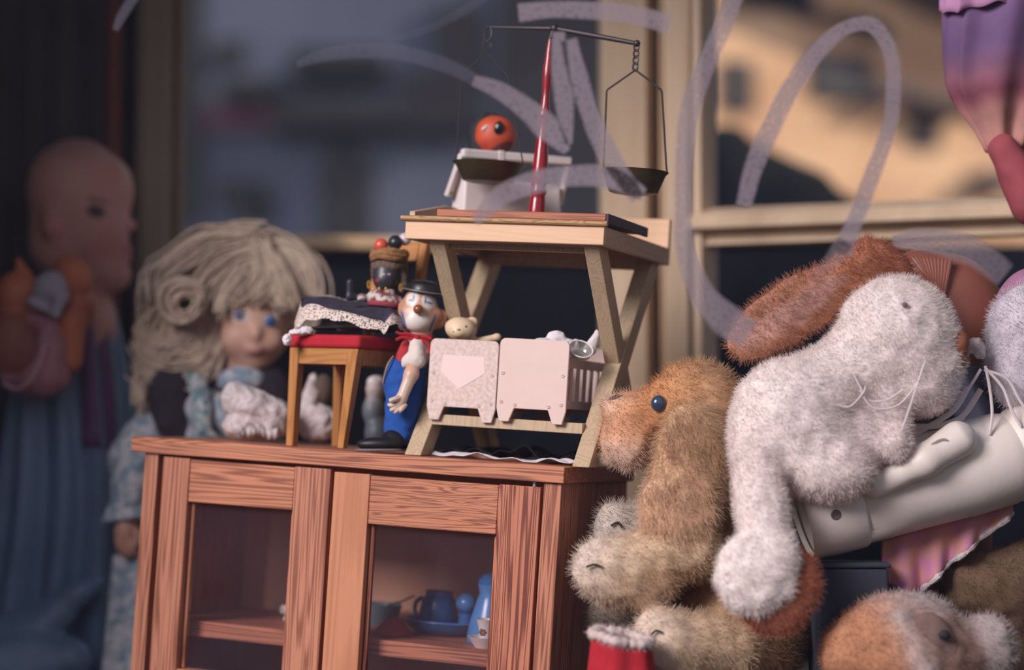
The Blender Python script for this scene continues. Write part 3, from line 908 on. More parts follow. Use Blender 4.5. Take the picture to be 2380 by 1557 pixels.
def hanger(e, n, step, rw, bail_top, w, drop, panc, R, H, rb, wire):
    for i in range(n):
        link((e[0], e[1], e[2] - step * (i + 0.55)), rw, step * 0.62, 0.5 if i % 2 else 0.1, wire).build('chain_link', M_iron, sc, local=True)
    pn = MB(); pn.lathe((panc[0], panc[1], panc[2] - H), (0, 0, 1), [(0, 0), (rb, 0), (rb + 0.003, 0.0015), (R * 0.93, H * 0.86), (R, H - 0.001), (R + 0.0008, H), (R - 0.001, H - 0.0004), (R * 0.9, H * 0.86), (rb, 0.0025), (0, 0.0025)], 44)
    p = pn.build('pan', M_brass, sc, local=True)
    q = [(panc[0] - R, panc[1], panc[2] + 0.0005), (panc[0] - R + 0.001, panc[1], panc[2] + 0.004), (bail_top[0] - w, bail_top[1], bail_top[2] - drop), (bail_top[0] - w * 0.96, bail_top[1], bail_top[2] - drop * 0.9), (bail_top[0] - 0.0012, bail_top[1], bail_top[2] - 0.0012), tuple(bail_top), (bail_top[0] + 0.0012, bail_top[1], bail_top[2] - 0.0012), (bail_top[0] + w * 0.96, bail_top[1], bail_top[2] - drop * 0.9), (bail_top[0] + w, bail_top[1], bail_top[2] - drop), (panc[0] + R - 0.001, panc[1], panc[2] + 0.004), (panc[0] + R, panc[1], panc[2] + 0.0005)]
    MB().tube(q, wire, 8).build('bail', M_iron, p, local=True)
tL = CAB.Q(1130, 122, VS); cL = CAB.Q(1137, 380, VS)
hanger(eL, 2, 0.0145, 0.0052, tL, 0.030, 0.030, cL, 0.0435, 0.0225, 0.028, 0.0009)
tR = CAB.Q(1477, 162, VS); cR = CAB.Q(1475, 398, VS)
hanger(eR, 4, 0.0078, 0.0028, tR, 0.034, 0.026, cR, 0.0395, 0.0260, 0.026, 0.0012)

# ------------------------------------------------------------------ white plastic case behind the scale
M_wp = mat('white_plastic', (222, 212, 208), 0.45, var=0.06, scale=20)
M_dark = mat('dark_hole', (30, 26, 26), 0.7)
l0 = CAB.top(1076, 0.128, ZB + 0.0004)
BX = Frame(CAB.W(l0), yaw=22, roll=2.5)
BX.M = CAB.M @ Matrix.Translation(Vector(l0)) @ Matrix.Rotation(math.radians(42), 4, 'Z')
BX.R = np.array(BX.M)[:3, :3]; BX.o = np.array(BX.M)[:3, 3]
bx = thing('carry_case', 'white plastic toy carry case with a raised handle standing in the table tray', 'case', M=BX.M)
LB, DB = 0.132, 0.031
hB = BX.Q(1062, 404, 0)[2]
tp = 0.004
mb = MB(); mb.hexa([(0, 0, 0), (LB, 0, 0), (LB, DB, 0), (-0.005, DB, 0), (tp * 0.3, tp, hB), (LB - tp, tp, hB), (LB - tp, DB - tp, hB), (-0.006, DB - tp, hB)]); mb.build('body', M_wp, bx, local=True, bevel=0.003, seg=3)
ha = (-0.0085, DB * 0.70, hB - 0.016); hb_ = (-0.004, DB * 0.1, hB + 0.026); hc = (LB + 0.003, DB * 0.1, hB + 0.030); hd = (LB + 0.003, DB * 0.55, hB - 0.014)
mb = MB()
mb.bar((ha[0] - 0.004, ha[1] + 0.002, ha[2] - 0.010), (hb_[0], hb_[1], hb_[2]), (1, -1, 0), 0.007, 0.015)
mb.build('handle_arm', M_wp, bx, local=True, bevel=0.002)
mb = MB(); mb.bar((hb_[0] - 0.003, hb_[1] - 0.002, hb_[2]), (hc[0] + 0.003, hc[1] - 0.002, hc[2]), (0, 1, 0), 0.012, 0.011); mb.build('handle', M_wp, bx, local=True, bevel=0.002)
mb = MB(); mb.bar((hd[0], hd[1] + 0.004, hd[2] - 0.008), (hc[0], hc[1], hc[2]), (1, 0, 0), 0.0062, 0.013); mb.build('handle_arm', M_wp, bx, local=True, bevel=0.002)
mb = MB(); mb.bar((LB * 0.30, hb_[1] - 0.002, hb_[2] + 0.0015), (LB * 0.36, hb_[1] - 0.002, hb_[2] + 0.0018), (0, 1, 0), 0.0135, 0.0125); mb.build('handle_band', M_wp, bx, local=True, bevel=0.001)
mb = MB(); mb.lathe((ha[0] - 0.0035, ha[1] - 0.0035, ha[2] - 0.006), (-1, -1, 0), [(0, 0), (0.003, 0), (0.003, 0.0006), (0, 0.0006)], 14); mb.build('pivot_hole', M_dark, bx, local=True)

# ------------------------------------------------------------------ orange toy head behind the handle
M_vc = mat('painted_toy', (0, 0, 0), 0.5, attr='Col', var=0.12, scale=90)
M_vg = mat('glossy_painted_toy', (0, 0, 0), 0.3, attr='Col', var=0.1, scale=90, coat=0.3)
OR, BLK = (206, 84, 52), (34, 32, 36)
yo = BX.W((0.05, DB * 0.62, 0))[1]
zt_ = BX.W((0.05, DB * 0.62, hB))
oh = thing('puppet', 'orange faced toy figure with black hair looking over the white case handle', 'toy', zt_)
wp = (zt_[2] + 0.012)
blob('body', [E(1152, 318, yo, 48, 44, 38, OR), E(1150, 300, yo, 40, 30, 34, OR), Ew((P(1152, 0, yo)[0], yo, zt_[2] + 0.014), (0.017, 0.015, 0.014), (60, 30, 30)), E(1152, 352, yo, 26, 30, 24, (150, 50, 40))], M_vc, oh, res=0.0016, k=0.006, paint=[(E(1172, 352, yo - 0.02, 66, 22, 34, OR, ang=-24), (104, 42, 38), 0.003)])  # dark maroon shading painted across the lower face
blob('hair', [E(1140, 312, yo + 0.010, 52, 50, 32, BLK), E(1118, 345, yo + 0.008, 26, 40, 26, BLK)], mat('black_hair_toy', (30, 30, 36), 0.7, bump=0.8, bscale=300), oh, res=0.0016, k=0.006, bumps=0.002, bscale=200)
mb = MB(); mb.ell(P(1159, 297, yo - 0.0205), np.array([11, 7, 16]) * S(yo), rot_img(12)); mb.build('eye', mat('black_eye', (20, 20, 24), 0.2, coat=0.6), oh)
mb = MB(); mb.ell(P(1127, 297, yo - 0.0170), np.array([10, 5, 4]) * S(yo), rot_img(-38)); mb.build('eye', M_china, oh)

# ------------------------------------------------------------------ two doll's cots on the lower rail
M_cot = mat('cream_pink_plastic', (226, 200, 190), 0.5, var=0.05, scale=40)
M_cot_d = mat('aged_plastic', (226, 202, 196), 0.55, rgb2=(202, 182, 168), scale=220, soft=0.3)
M_cot_s = mat('cot_side_plastic', (206, 184, 180), 0.5)
M_white_cloth = mat('white_cotton', (226, 220, 222), 0.95, bump=0.3, bscale=400)
def rrect(x0, x1, z0, z1, r, n=6):
    o = []
    for cx_, cz_, a0 in ((x1 - r, z1 - r, 0), (x0 + r, z1 - r, 90)):
        for i in range(n + 1):
            a = math.radians(a0 + 90 * i / n)
            o.append((cx_ + r * math.cos(a), cz_ + r * math.sin(a)))
    return o
def cot(px0, py0, px1, pyl, pyb, v0, length, face, label, inl=0.0):
    a = CAB.Q(px0, py0, v0); b = CAB.Q(px1, py0 + 3, v0); f = CAB.Q((px0 + px1) / 2, pyl, v0); bb = CAB.Q((px0 + px1) / 2, pyb, v0)
    M = CAB.M @ Matrix.Translation(Vector((a[0], v0, f[2])))
    t = thing('cot', label, 'cot', M=M, group='plastic cots on the lower rail')
    W_, H_, B_ = b[0] - a[0], (a[2] + b[2]) / 2 - f[2], bb[2] - f[2]
    def board(y, i=0.0):
        up = rrect(i, W_, B_, H_, 0.007)
        pts = up + [(i, B_)] + [(i + 0.004, 0.0), (i + 0.016, 0.0), (i + 0.022, B_)] + [(W_ - 0.022, B_), (W_ - 0.016, 0.0), (W_ - 0.004, 0.0), (W_, B_)]
        return MB().prism([(p, y, q) for p, q in pts], (0, 0.0035, 0))
    board(0).build('headboard', face, t, local=True, bevel=0.0009)
    board(length, inl).build('footboard', face, t, local=True, bevel=0.0009)
    sr = MB()
    for x in (0.005 + inl * 0.95, W_ - 0.008):
        z0, z1 = B_ + 0.003, H_ * 0.80
        s = MB(); s.box((x, 0.0036, z0), (x + 0.003, length - 0.0001, z0 + 0.010)); s.build('side_rail', M_cot_s, t, local=True, bevel=0.0005)
        s = MB(); s.box((x, 0.0036, z1 - 0.011), (x + 0.003, length - 0.0001, z1)); s.build('side_rail', M_cot_s, t, local=True, bevel=0.0005)
        n = 9
        for i in range(n):
            y = 0.006 + (length - 0.012) * i / (n - 1)
            s = MB(); s.box((x + 0.0003, y - 0.0042, z0 + 0.0101), (x + 0.0027, y + 0.0042, z1 - 0.0111)); s.build('slat', M_cot_s, t, local=True, bevel=0.0004)
    s = MB(); s.box((0.0082 + inl * 0.95, 0.0036, B_ + 0.003), (W_ - 0.0083, length - 0.0001, B_ + 0.006)); s.build('base', M_cot_s, t, local=True)
    for x, z in ((0.006, 0.58 * H_), (W_ - 0.006, 0.58 * H_), (0.006, 0.235 * H_), (W_ - 0.006, 0.235 * H_), (0.023, 0.195 * H_ + 0.001), (W_ - 0.021, 0.195 * H_ + 0.001)):
        s = MB(); s.lathe((x, 0.0, z), (0, -1, 0), [(0.0022, -0.0004), (0.0022, 0.0004), (0.0015, 0.0009), (0.0007, 0.0004), (0, 0.0004)], 12); s.build('rivet', M_cot_s, t, local=True)
    return t, W_, H_, M
t1, cw1, ch1, cM1 = cot(1001, 788, 1161, 980, 948, 0.040, 0.212, M_cot_d, 'speckled cream plastic cot with a paper triangle on its headboard, bear lying inside', 0.021)
s = MB(); s.prism([(cw1 * 0.18, -0.0004, ch1 * 0.60), (cw1 * 0.46, -0.0004, ch1 * 0.395), (cw1 * 0.82, -0.0004, ch1 * 0.60), (cw1 * 0.80, -0.0004, ch1 * 0.80), (cw1 * 0.2, -0.0004, ch1 * 0.80)], (0, 0.0003, 0))
s.build('paper_label', mat('pinkish_paper', (240, 214, 208), 0.8), t1, local=True, smooth=False)
t2, cw2, ch2, cM2 = cot(1163, 787, 1325, 984, 952, 0.038, 0.214, M_cot, 'plain cream plastic cot with slatted sides, white bedding and clear cup inside')
# bear, bedding, cup
CR, CRD = (226, 202, 168), (206, 178, 140)
yb_ = CAB.W(CAB.Q(1070, 770, 0.065))[1]
br = thing('bear_figure', 'cream plastic baby bear lying in the speckled cot', 'bear', P(1090, 850, yb_))
blob('body', [E(1071, 765, yb_, 37, 28, 32, CR, ang=10), E(1098, 748, yb_ + 0.002, 13, 12, 7, CR), E(1046, 757, yb_ + 0.006, 11, 12, 7, CR), E(1065, 772, yb_ - 0.012, 13, 10, 9, CR), K(1088, 800, yb_ + 0.010, 24, 1110, 845, yb_ + 0.025, 22, CRD), K(1112, 795, yb_ + 0.006, 11, 1150, 785, yb_ + 0.008, 8, CR), E(1157, 783, yb_ + 0.008, 8, 8, 7, CR)], mat('bear_plastic', (0, 0, 0), 0.5, attr='Col'), br, res=0.0012, k=0.004, paint=[(E(1098, 748, yb_ - 0.004, 7, 6, 5, CR), CRD, 0.002)])
for a, b in ((1055, 771), (1083, 759)):
    mb = MB(); mb.ell(P(a, b, yb_ - 0.0145), 0.0013); mb.build('eye', M_dark, br)
mb = MB(); mb.ell(P(1066, 766, yb_ - 0.0168), (0.0022, 0.0015, 0.0015)); mb.build('nose', mat('bear_nose', (190, 150, 110), 0.4), br)
yq = CAB.W(CAB.Q(1340, 800, 0.075))[1]
bc = thing('bedding', 'crumpled white cloth heaped in the plain slatted cot', 'cloth', P(1300, 850, yq))
WC = (222, 214, 218)
blob('cloth', [E(1262, 812, yq, 48, 26, 30, WC), E(1292, 788, yq + 0.004, 22, 22, 14, WC, ang=25), E(1318, 798, yq + 0.006, 15, 13, 14, WC), E(1338, 800, yq + 0.010, 10, 11, 10, WC), K(1372, 812, yq + 0.012, 15, 1386, 772, yq + 0.020, 6, WC), E(1330, 822, yq + 0.006, 28, 12, 20, WC), E(1262, 845, yq, 50, 30, 34, WC)], M_white_cloth, bc, res=0.0016, k=0.005, bumps=0.0016, bscale=120)
cp_ = thing('cup', 'round clear plastic cup resting in the crumpled bedding of the slatted cot', 'cup', P(1346, 815, yq - 0.012))
M_clear = glassmat('clear_plastic', (0.86, 0.86, 0.86), 0.16, 0.1, 0.25, (190, 186, 180))
cc_ = P(1347, 820, yq - 0.012)
mb = MB(); mb.lathe(cc_, (0.25, -0.75, 0.75), [(0, -0.004), (0.010, -0.004), (0.0135, 0.0), (0.0145, 0.006), (0.0138, 0.0062), (0.0126, 0.001), (0.009, -0.0025), (0, -0.0025)], 28); mb.build('bowl', M_clear, cp_)
mb = MB()
ax = np.array([0.25, -0.75, 0.75]); ax /= np.linalg.norm(ax); u = np.array([1.0, 0, 0]); u -= ax * (u @ ax); u /= np.linalg.norm(u); w_ = np.cross(ax, u)
mb.tube([cc_ + ax * 0.0062 + 0.0143 * (u * math.cos(a) + w_ * math.sin(a)) for a in np.linspace(0, 2 * math.pi, 30, endpoint=False)], 0.0010, 8, closed=True); mb.build('rim', M_white_cloth, cp_)

# ------------------------------------------------------------------ cloths under the table
M_black = mat('black_velvet', (20, 20, 24), 0.95, var=0.4, scale=30)
def top_sheet(name, label, cat, m, pa, pb, v0, v1, amp, seed, n=60, k=16, base=0.0006, solid=0.0009, edge=None):
    xa_, xb_ = CAB.top(pa, v0)[0], CAB.top(pb, v0)[0]
    G = []
    for i in range(n + 1):
        x = xa_ + (xb_ - xa_) * i / n
        row = []
        for j in range(k + 1):
            w = j / k
            f = noise.noise(Vector((x * 45 + seed, w * 3.0, seed * 3.1)))
            f2 = noise.noise(Vector((x * 16 + seed, w * 1.5, seed * 1.7)))
            vv = v0 + (v1 - v0) * w + (0.005 * noise.noise(Vector((x * 70, seed, 2))) if j == 0 else 0)
            row.append((x, vv, base + solid + amp * max(0.0, 0.45 * f + 0.65 * f2 + 0.25)))
        G.append(row)
    t = thing(name, label, cat, M=CAB.M)
    mb = MB(); mb.sheet(G); o = mb.build('cloth', m, t, local=True, solid=solid, angle=0)
    return t
top_sheet('cloth', 'black cloth spread crumpled under the folding table', 'cloth', M_black, 1012, 1316, 0.075, 0.208, 0.026, 3.0)
top_sheet('doily', 'thin white edged doily lying at the cupboard edge between the table feet', 'doily', mat('white_doily', (214, 208, 214), 0.95), 1004, 1330, 0.040, 0.066, 0.010, 9.0, base=0.0008)

# ------------------------------------------------------------------ little chair with the red cushion
M_oak = wood('honey_oak', (190, 132, 74), (140, 88, 44), 'z', seed=3.3, scale=34, contrast=0.5, warp=0.2)
M_oakx = wood('honey_oak_rail', (186, 130, 74), (140, 88, 44), 'x', seed=8.3, scale=34, contrast=0.5, warp=0.2)
M_cush = mat('red_velvet', (186, 26, 44), 0.85, sheen=0.0, var=0.15, scale=40)
l0 = CAB.top(664, 0.032, 0.0006)
CH = Frame(CAB.W(l0), yaw=-33, roll=2.6)
ch = thing('toy_chair', 'wooden toy chair with red cushion seat at the front of the pine cupboard', 'chair', M=CH.M)
CWd = CH.Q(828, 900, 0)[0]; CDp = 0.100
zS = CH.Q(745, 809, 0)[2]; zA = CH.Q(745, 846, 0)[2]; zT = CH.Q(745, 777, 0)[2]
def leg4(x0, x1, y0, y1, taper_x, taper_y, zt0=0.0):
    m_ = MB()
    a0, a1 = (x0, x1)
    b0_, b1_ = (x0, x1 - taper_x) if taper_x > 0 else (x0 - taper_x, x1)
    c0, c1 = (y0, y1 - taper_y) if taper_y > 0 else (y0 - taper_y, y1)
    return m_.hexa([(b0_, c0, zt0), (b1_, c0, zt0), (b1_, c1, zt0), (b0_, c1, zt0), (a0, y0, zS), (a1, y0, zS), (a1, y1, zS), (a0, y1, zS)])
lw = 0.0135
leg4(0, lw, 0, lw, 0.0035, 0.003).build('leg', M_oak, ch, local=True, bevel=0.0008)
m_ = MB(); m_.hexa([(CWd - 0.026, 0.002, 0.0002), (CWd - 0.0175, 0.002, 0.0002), (CWd - 0.0175, 0.0105, 0.0002), (CWd - 0.026, 0.0105, 0.0002), (CWd - lw - 0.002, 0, zS), (CWd, 0, zS), (CWd, lw, zS), (CWd - lw - 0.002, lw, zS)]); m_.build('leg', M_oak, ch, local=True, bevel=0.0008)
leg4(0, lw, CDp - lw, CDp, 0.003, -0.003).build('leg', M_oak, ch, local=True, bevel=0.0008)
leg4(CWd - lw, CWd, CDp - lw, CDp, -0.003, -0.003).build('leg', M_oak, ch, local=True, bevel=0.0008)
for nm, a, b, m_ in (('apron', (lw + 0.0002, 0.001, zA), (CWd - lw - 0.0025, 0.009, zS), M_oakx), ('apron', (lw + 0.0002, CDp - 0.009, zA), (CWd - lw - 0.0002, CDp - 0.001, zS), M_oakx), ('apron', (CWd - 0.009, lw + 0.0002, zA), (CWd - 0.001, CDp - lw - 0.0002, zS), M_oak), ('apron', (0.001, lw + 0.0002, zA), (0.009, CDp - lw - 0.0002, zS), M_oak)):
    mb = MB(); mb.box(a, b); mb.build(nm, m_, ch, local=True, bevel=0.0006)
mb = MB(); mb.box((-0.0015, -0.003, zS + 0.0002), (CWd + 0.004, CDp + 0.001, zT)); mb.build('cushion', M_cush, ch, local=True, bevel=0.005, seg=4)
bt = CH.Q(998, 565, 0.125); bt[0] = CWd - 0.004
zbt = bt[2]
for x in (CWd * 0.32, CWd - 0.004):
    mb = MB(); mb.bar((x, CDp + 0.0068, zS * 0.9), (x, CDp + 0.034, zbt), (1, 0, 0), 0.011, 0.010); mb.build('back_post', M_oak, ch, local=True, bevel=0.0012)
mb = MB(); mb.bar((CWd * 0.32 + 0.0058, CDp + 0.030, zbt - 0.011), (CWd - 0.0096, CDp + 0.030, zbt - 0.011), (0, 0.25, 1), 0.024, 0.008); mb.build('back_rail', M_oakx, ch, local=True, bevel=0.0012)

# ---- the doll on the cushion
M_toyface = mat('dark_doll_vinyl', (0, 0, 0), 0.45, attr='Col', coat=0.2)
M_lace = lacemat('cream_lace', (224, 208, 196), 420, 0.66)
M_skirt = mat('dark_violet_cotton', (62, 56, 78), 0.95, rgb2=(36, 34, 44), scale=60)
M_gold = mat('gold_bead', (214, 170, 84), 0.35, metal=0.8)
M_blouse = mat('striped_blouse', (206, 196, 190), 0.9, rgb2=(120, 60, 66), scale=130, soft=0.15)
M_scarf = mat('brown_headscarf', (116, 96, 82), 0.95, rgb2=(84, 70, 62), scale=160)
seatc = CH.W((CWd * 0.52, CDp * 0.45, zT))
yd = seatc[1]
dl = thing('seated_doll', 'small dark cloth doll in lace edged skirt seated on the red cushion', 'doll', tuple(seatc))
DK = (50, 50, 58)
blob('body', [E(899, 640, yd, 34, 42, 32, DK), E(893, 652, yd - 0.006, 22, 20, 20, DK), K(905, 680, yd, 14, 896, 745, yd, 26, DK), E(890, 760, yd, 40, 13, 40, DK), K(880, 695, yd - 0.004, 9, 812, 690, yd - 0.016, 7, DK), K(812, 690, yd - 0.016, 7, 813, 656, yd - 0.018, 8, DK), K(920, 700, yd - 0.002, 9, 938, 722, yd - 0.016, 7, DK), K(880, 756, yd - 0.006, 12, 790, 764, yd - 0.022, 9, DK), K(900, 757, yd - 0.01, 12, 850, 764, yd - 0.034, 9, DK)], M_toyface, dl, res=0.0014, k=0.005, paint=[(E(874, 651, yd - 0.018, 7, 4, 12, DK), (176, 40, 50), 0.002), (E(891, 637, yd - 0.018, 3.5, 2, 14, DK), (190, 186, 180), 0.0015), (E(904, 637, yd - 0.017, 3.5, 2, 14, DK), (190, 186, 180), 0.0015)])
blob('headscarf', [E(904, 618, yd + 0.003, 41, 27, 37, (1, 1, 1)), K(932, 615, yd + 0.004, 16, 938, 672, yd + 0.002, 11, (1, 1, 1)), K(874, 612, yd + 0.004, 10, 866, 640, yd + 0.004, 5, (1, 1, 1))], M_scarf, dl, res=0.0014, k=0.004, bumps=0.0007, bscale=260)
mb = MB()
for k in range(3):
    c_ = P(905, 588 + k * 6, yd - 0.001); R_ = (0.0205 - 0.001 * abs(k - 1)); mb.tube([c_ + np.array([R_ * math.cos(a), R_ * 0.85 * math.sin(a), 0.0015 * math.sin(a * 3 + k)]) for a in np.linspace(0, 2 * math.pi, 30, endpoint=False)], 0.0042, 8, closed=True)
mb.ell(P(905, 590, yd), (0.020, 0.017, 0.006))
mb.build('hat_brim', mat('straw_hat', (168, 122, 78), 0.9, rgb2=(120, 84, 54), scale=220, bump=0.5, bscale=300), dl)
for a, b, r, c_ in ((886, 571, 17, (210, 84, 66)), (919, 564, 17, (26, 32, 42)), (941, 556, 15, (214, 200, 206))):
    mb = MB(); mb.ell(P(a, b, yd - 0.002 + (0.008 if a > 930 else 0)), r * S(yd)); mb.build('hat_ball', mat('ball', c_, 0.4, coat=0.3), dl)
for a, b in ((868, 672), (882, 671), (897, 671)):
    mb = MB(); mb.ell(P(a, b, yd - 0.0165), (0.0016, 0.0016, 0.0022)); mb.build('bead', M_gold, dl)
for a, b in ((857, 661), (931, 668)):
    mb = MB(); mb.tube([P(a, b, yd - 0.008) + np.array([0.0016 * math.cos(q), 0, 0.0042 * math.sin(q)]) for q in np.linspace(0, 2 * math.pi, 16, endpoint=False)], 0.0009, 6, closed=True); mb.build('earring', M_gold, dl)
blob('blouse', [K(868, 690, yd - 0.006, 15, 905, 684, yd - 0.004, 15, (1, 1, 1)), E(890, 700, yd - 0.004, 36, 20, 30, (1, 1, 1)), E(840, 692, yd - 0.012, 14, 9, 12, (1, 1, 1)), E(926, 703, yd - 0.004, 14, 14, 14, (1, 1, 1))], M_blouse, dl, res=0.0014, k=0.005, bumps=0.0008, bscale=200)
mb = MB(); c_ = P(896, 709, yd - 0.004); mb.tube([c_ + np.array([0.0195 * math.cos(a), 0.019 * math.sin(a), -0.0025 * math.cos(a)]) for a in np.linspace(0, 2 * math.pi, 30, endpoint=False)], 0.0034, 8, closed=True); mb.build('belt', mat('red_belt', (150, 58, 68), 0.8), dl)
# skirt: a wide wavy disc with a lace frill
def skirt_pt(t, u, drop=0.0):
    # t around, u 0 waist .. 1 hem
    c_ = P(897, 716, yd - 0.004)
    rx_ = 0.012 + (0.019 if math.cos(t) > 0 else 0.104) * u * (0.86 if math.cos(t) > 0 else 0.88)
    ry_ = 0.012 + (0.040 if math.sin(t) < 0 else 0.030) * u
    w = 0.0045 * u * math.sin(5 * t + 0.7) + 0.002 * u * math.sin(9 * t) + 0.004 * u * u
    z = 0.002 - 0.010 * u + w + 0.010 * u * u * (0.5 - 0.5 * math.cos(t)) * (1 if math.cos(t) < 0 else 0.2) - drop
    z += 0.015 * u * math.sin(t)
    return c_ + np.array([rx_ * math.cos(t), ry_ * math.sin(t), z])
NT = 90
mb = MB(); mb.sheet([[skirt_pt(2 * math.pi * j / NT, u) for j in range(NT)] for u in np.linspace(0, 1, 12)], wrap=True); mb.build('skirt', M_skirt, dl, solid=0.0008, angle=0)
mb = MB(); mb.sheet([[skirt_pt(2 * math.pi * j / NT, 1.0 + 0.07 * w, (0.010 + 0.014 * max(0.0, -math.cos(2 * math.pi * j / NT) - 0.6) / 0.4 + 0.010 * max(0.0, math.cos(2 * math.pi * j / NT) - 0.6) / 0.4) * w + 0.0015 * w * math.sin(20 * 2 * math.pi * j / NT)) for j in range(NT)] for w in np.linspace(-0.15, 1, 8)], wrap=True); mb.build('lace_trim', M_lace, dl, angle=0)
G = [[P(897, 722, yd) + np.array([(0.02 + 0.05 * u + 0.003 * math.sin(11 * t)) * math.cos(t) * (1.35 if math.cos(t) < 0 else 0.55), (0.016 + 0.020 * u) * math.sin(t), -0.004 - 0.018 * u]) for t in np.linspace(0, 2 * math.pi, 60, endpoint=False)] for u in np.linspace(0, 1, 8)]
mb = MB(); mb.sheet(G, wrap=True); mb.build('petticoat', mat('dark_petticoat', (48, 44, 52), 0.95, rgb2=(92, 78, 74), scale=50, soft=0.3), dl, solid=0.0006, angle=0)
wt = thing('ruffle', 'scrap of white ruffle tucked under the doll on the red cushion corner', 'ruffle', CH.W((0.012, 0.02, zT)))
blob('cloth', [E(668, 790, yd - 0.034, 11, 14, 12, (1, 1, 1)), E(712, 768, yd - 0.030, 16, 10, 12, (1, 1, 1)), E(690, 772, yd - 0.032, 18, 7, 10, (1, 1, 1))], M_white_cloth, wt, res=0.0012, k=0.003, bumps=0.0018, bscale=300)

# ------------------------------------------------------------------ the clown
l0 = CAB.top(925, 0.055, 0.0)
yc = CAB.W(l0)[1]
cl = thing('clown_figure', 'clown figure in blue overalls and bowler hat between the chair and the folding table', 'clown', tuple(CAB.W(l0)))
SK, WH, BL, TAN = (206, 152, 122), (224, 214, 204), (38, 92, 176), (196, 140, 110)
M_skin_c = mat('painted_clay', (0, 0, 0), 0.45, attr='Col', coat=0.2, var=0.08, scale=200)
blob('body', [E(975, 718, yc, 42, 50, 42, SK), E(970, 744, yc - 0.010, 34, 28, 26, WH), K(984, 742, yc, 30, 980, 786, yc + 0.002, 21, SK),
     E(941, 722, yc + 0.004, 16, 24, 9, TAN, ang=-10), E(1022, 742, yc + 0.004, 17, 24, 9, TAN, ang=20),
     E(945, 725, yc - 0.010, 16, 13, 12, TAN), E(1010, 730, yc - 0.004, 16, 14, 12, TAN),
     K(968, 800, yc, 25, 952, 870, yc, 36, WH), E(950, 884, yc - 0.004, 40, 46, 34, WH),
     K(968, 820, yc - 0.020, 15, 956, 870, yc - 0.030, 16, SK), K(956, 870, yc - 0.030, 15, 936, 920, yc - 0.036, 13, (214, 190, 172)), E(926, 936, yc - 0.037, 17, 15, 11, (214, 190, 172), ang=-30)],
     M_skin_c, cl, res=0.0014, k=0.006, tau=0.003,
     paint=[(E(955, 690, yc - 0.021, 19, 21, 24, WH, ang=10), (228, 222, 216), 0.002), (E(1000, 697, yc - 0.018, 20, 22, 26, WH, ang=10), (228, 222, 216), 0.002), (E(969, 750, yc - 0.026, 31, 26, 30, WH, ang=6), (232, 224, 214), 0.002),
            (E(951, 696, yc - 0.022, 12, 2.4, 12, WH, ang=20), (60, 90, 150), 0.0015), (E(1001, 704, yc - 0.02, 13, 2.4, 14, WH, ang=10), (60, 90, 150), 0.0015), (E(961, 688, yc - 0.022, 2.2, 15, 12, WH, ang=5), (60, 90, 150), 0.0015), (E(989, 694, yc - 0.022, 2.2, 15, 12, WH, ang=5), (60, 90, 150), 0.0015),
            (E(939, 745, yc - 0.014, 3, 26, 14, WH, ang=-14), (70, 100, 160), 0.002), (E(1005, 752, yc - 0.012, 3, 26, 14, WH, ang=22), (70, 100, 160), 0.002),
            (E(970, 744, yc - 0.032, 24, 2.2, 10, WH, ang=6), (130, 90, 84), 0.0012), (E(966, 735, yc - 0.032, 20, 1.6, 8, WH, ang=6), (150, 130, 116), 0.0012),
            (E(958, 845, yc - 0.040, 12, 2, 10, SK, ang=5), (140, 60, 50), 0.0015), (E(958, 838, yc - 0.040, 2, 12, 10, SK), (140, 60, 50), 0.0015), (E(944, 866, yc - 0.045, 6, 7, 8, SK), (140, 50, 44), 0.0015)])
for i, (a, b, c_, d) in enumerate(((918, 942, 903, 940), (922, 947, 908, 953), (929, 950, 917, 958), (936, 948, 928, 957))):
    mb = MB(); mb.tube(catmull([P(a + 6, b - 8, yc - 0.036), P(a, b, yc - 0.041), P((a + c_) / 2 - 1, (b + d) / 2 + 1, yc - 0.043), P(c_, d, yc - 0.040)], 4), [0.0028] * 4 + [0.0027] * 4 + [0.0024] * 4 + [0.0019], 8); mb.build('finger', mat('finger_clay', (214, 190, 172), 0.45), cl)
mb = MB(); mb.tube(catmull([P(930, 924, yc - 0.040), P(916, 928, yc - 0.045), P(905, 932, yc - 0.045)], 4), [0.0034] * 4 + [0.003] * 4 + [0.002], 8); mb.build('thumb', mat('thumb_clay', (214, 190, 172), 0.45), cl)
mb = MB(); mb.ell(P(972, 719, yc - 0.0275), 11.5 * S(yc)); mb.build('nose', mat('brown_nose', (140, 76, 48), 0.3, coat=0.5), cl)
hc_ = P(986, 680, yc + 0.001); hx = np.array([0.16, -0.10, 1.0])
mb = MB(); mb.lathe(hc_, hx, [(0, 0.001), (0.0245, 0.0), (0.0262, 0.0012), (0.0262, 0.0022), (0.0215, 0.0028), (0.0205, 0.008), (0.017, 0.0125), (0.008, 0.0145), (0, 0.015)], 36); mb.build('hat', mat('black_bowler', (26, 26, 30), 0.45, coat=0.2), cl)
mb = MB(); mb.tube([hc_ + np.array([0.0262 * math.cos(a), 0.0262 * math.sin(a), 0.0016 - 0.16 * 0.0262 * math.cos(a) + 0.1 * 0.0262 * math.sin(a)]) for a in np.linspace(0, 2 * math.pi, 40, endpoint=False)], 0.0008, 6, closed=True); mb.build('hat_rim', mat('hat_rim', (120, 118, 120), 0.3), cl)
M_bow = mat('red_wool', (178, 26, 36), 0.9, bump=0.6, bscale=500)
mb = MB(); cbow = P(975, 783, yc - 0.022)
mb.tube([P(975, 783, yc) + np.array([0.0155 * math.cos(a), 0.0165 * math.sin(a), 0.001 * math.sin(2 * a)]) for a in np.linspace(0, 2 * math.pi, 30, endpoint=False)], 0.0021, 8, closed=True)
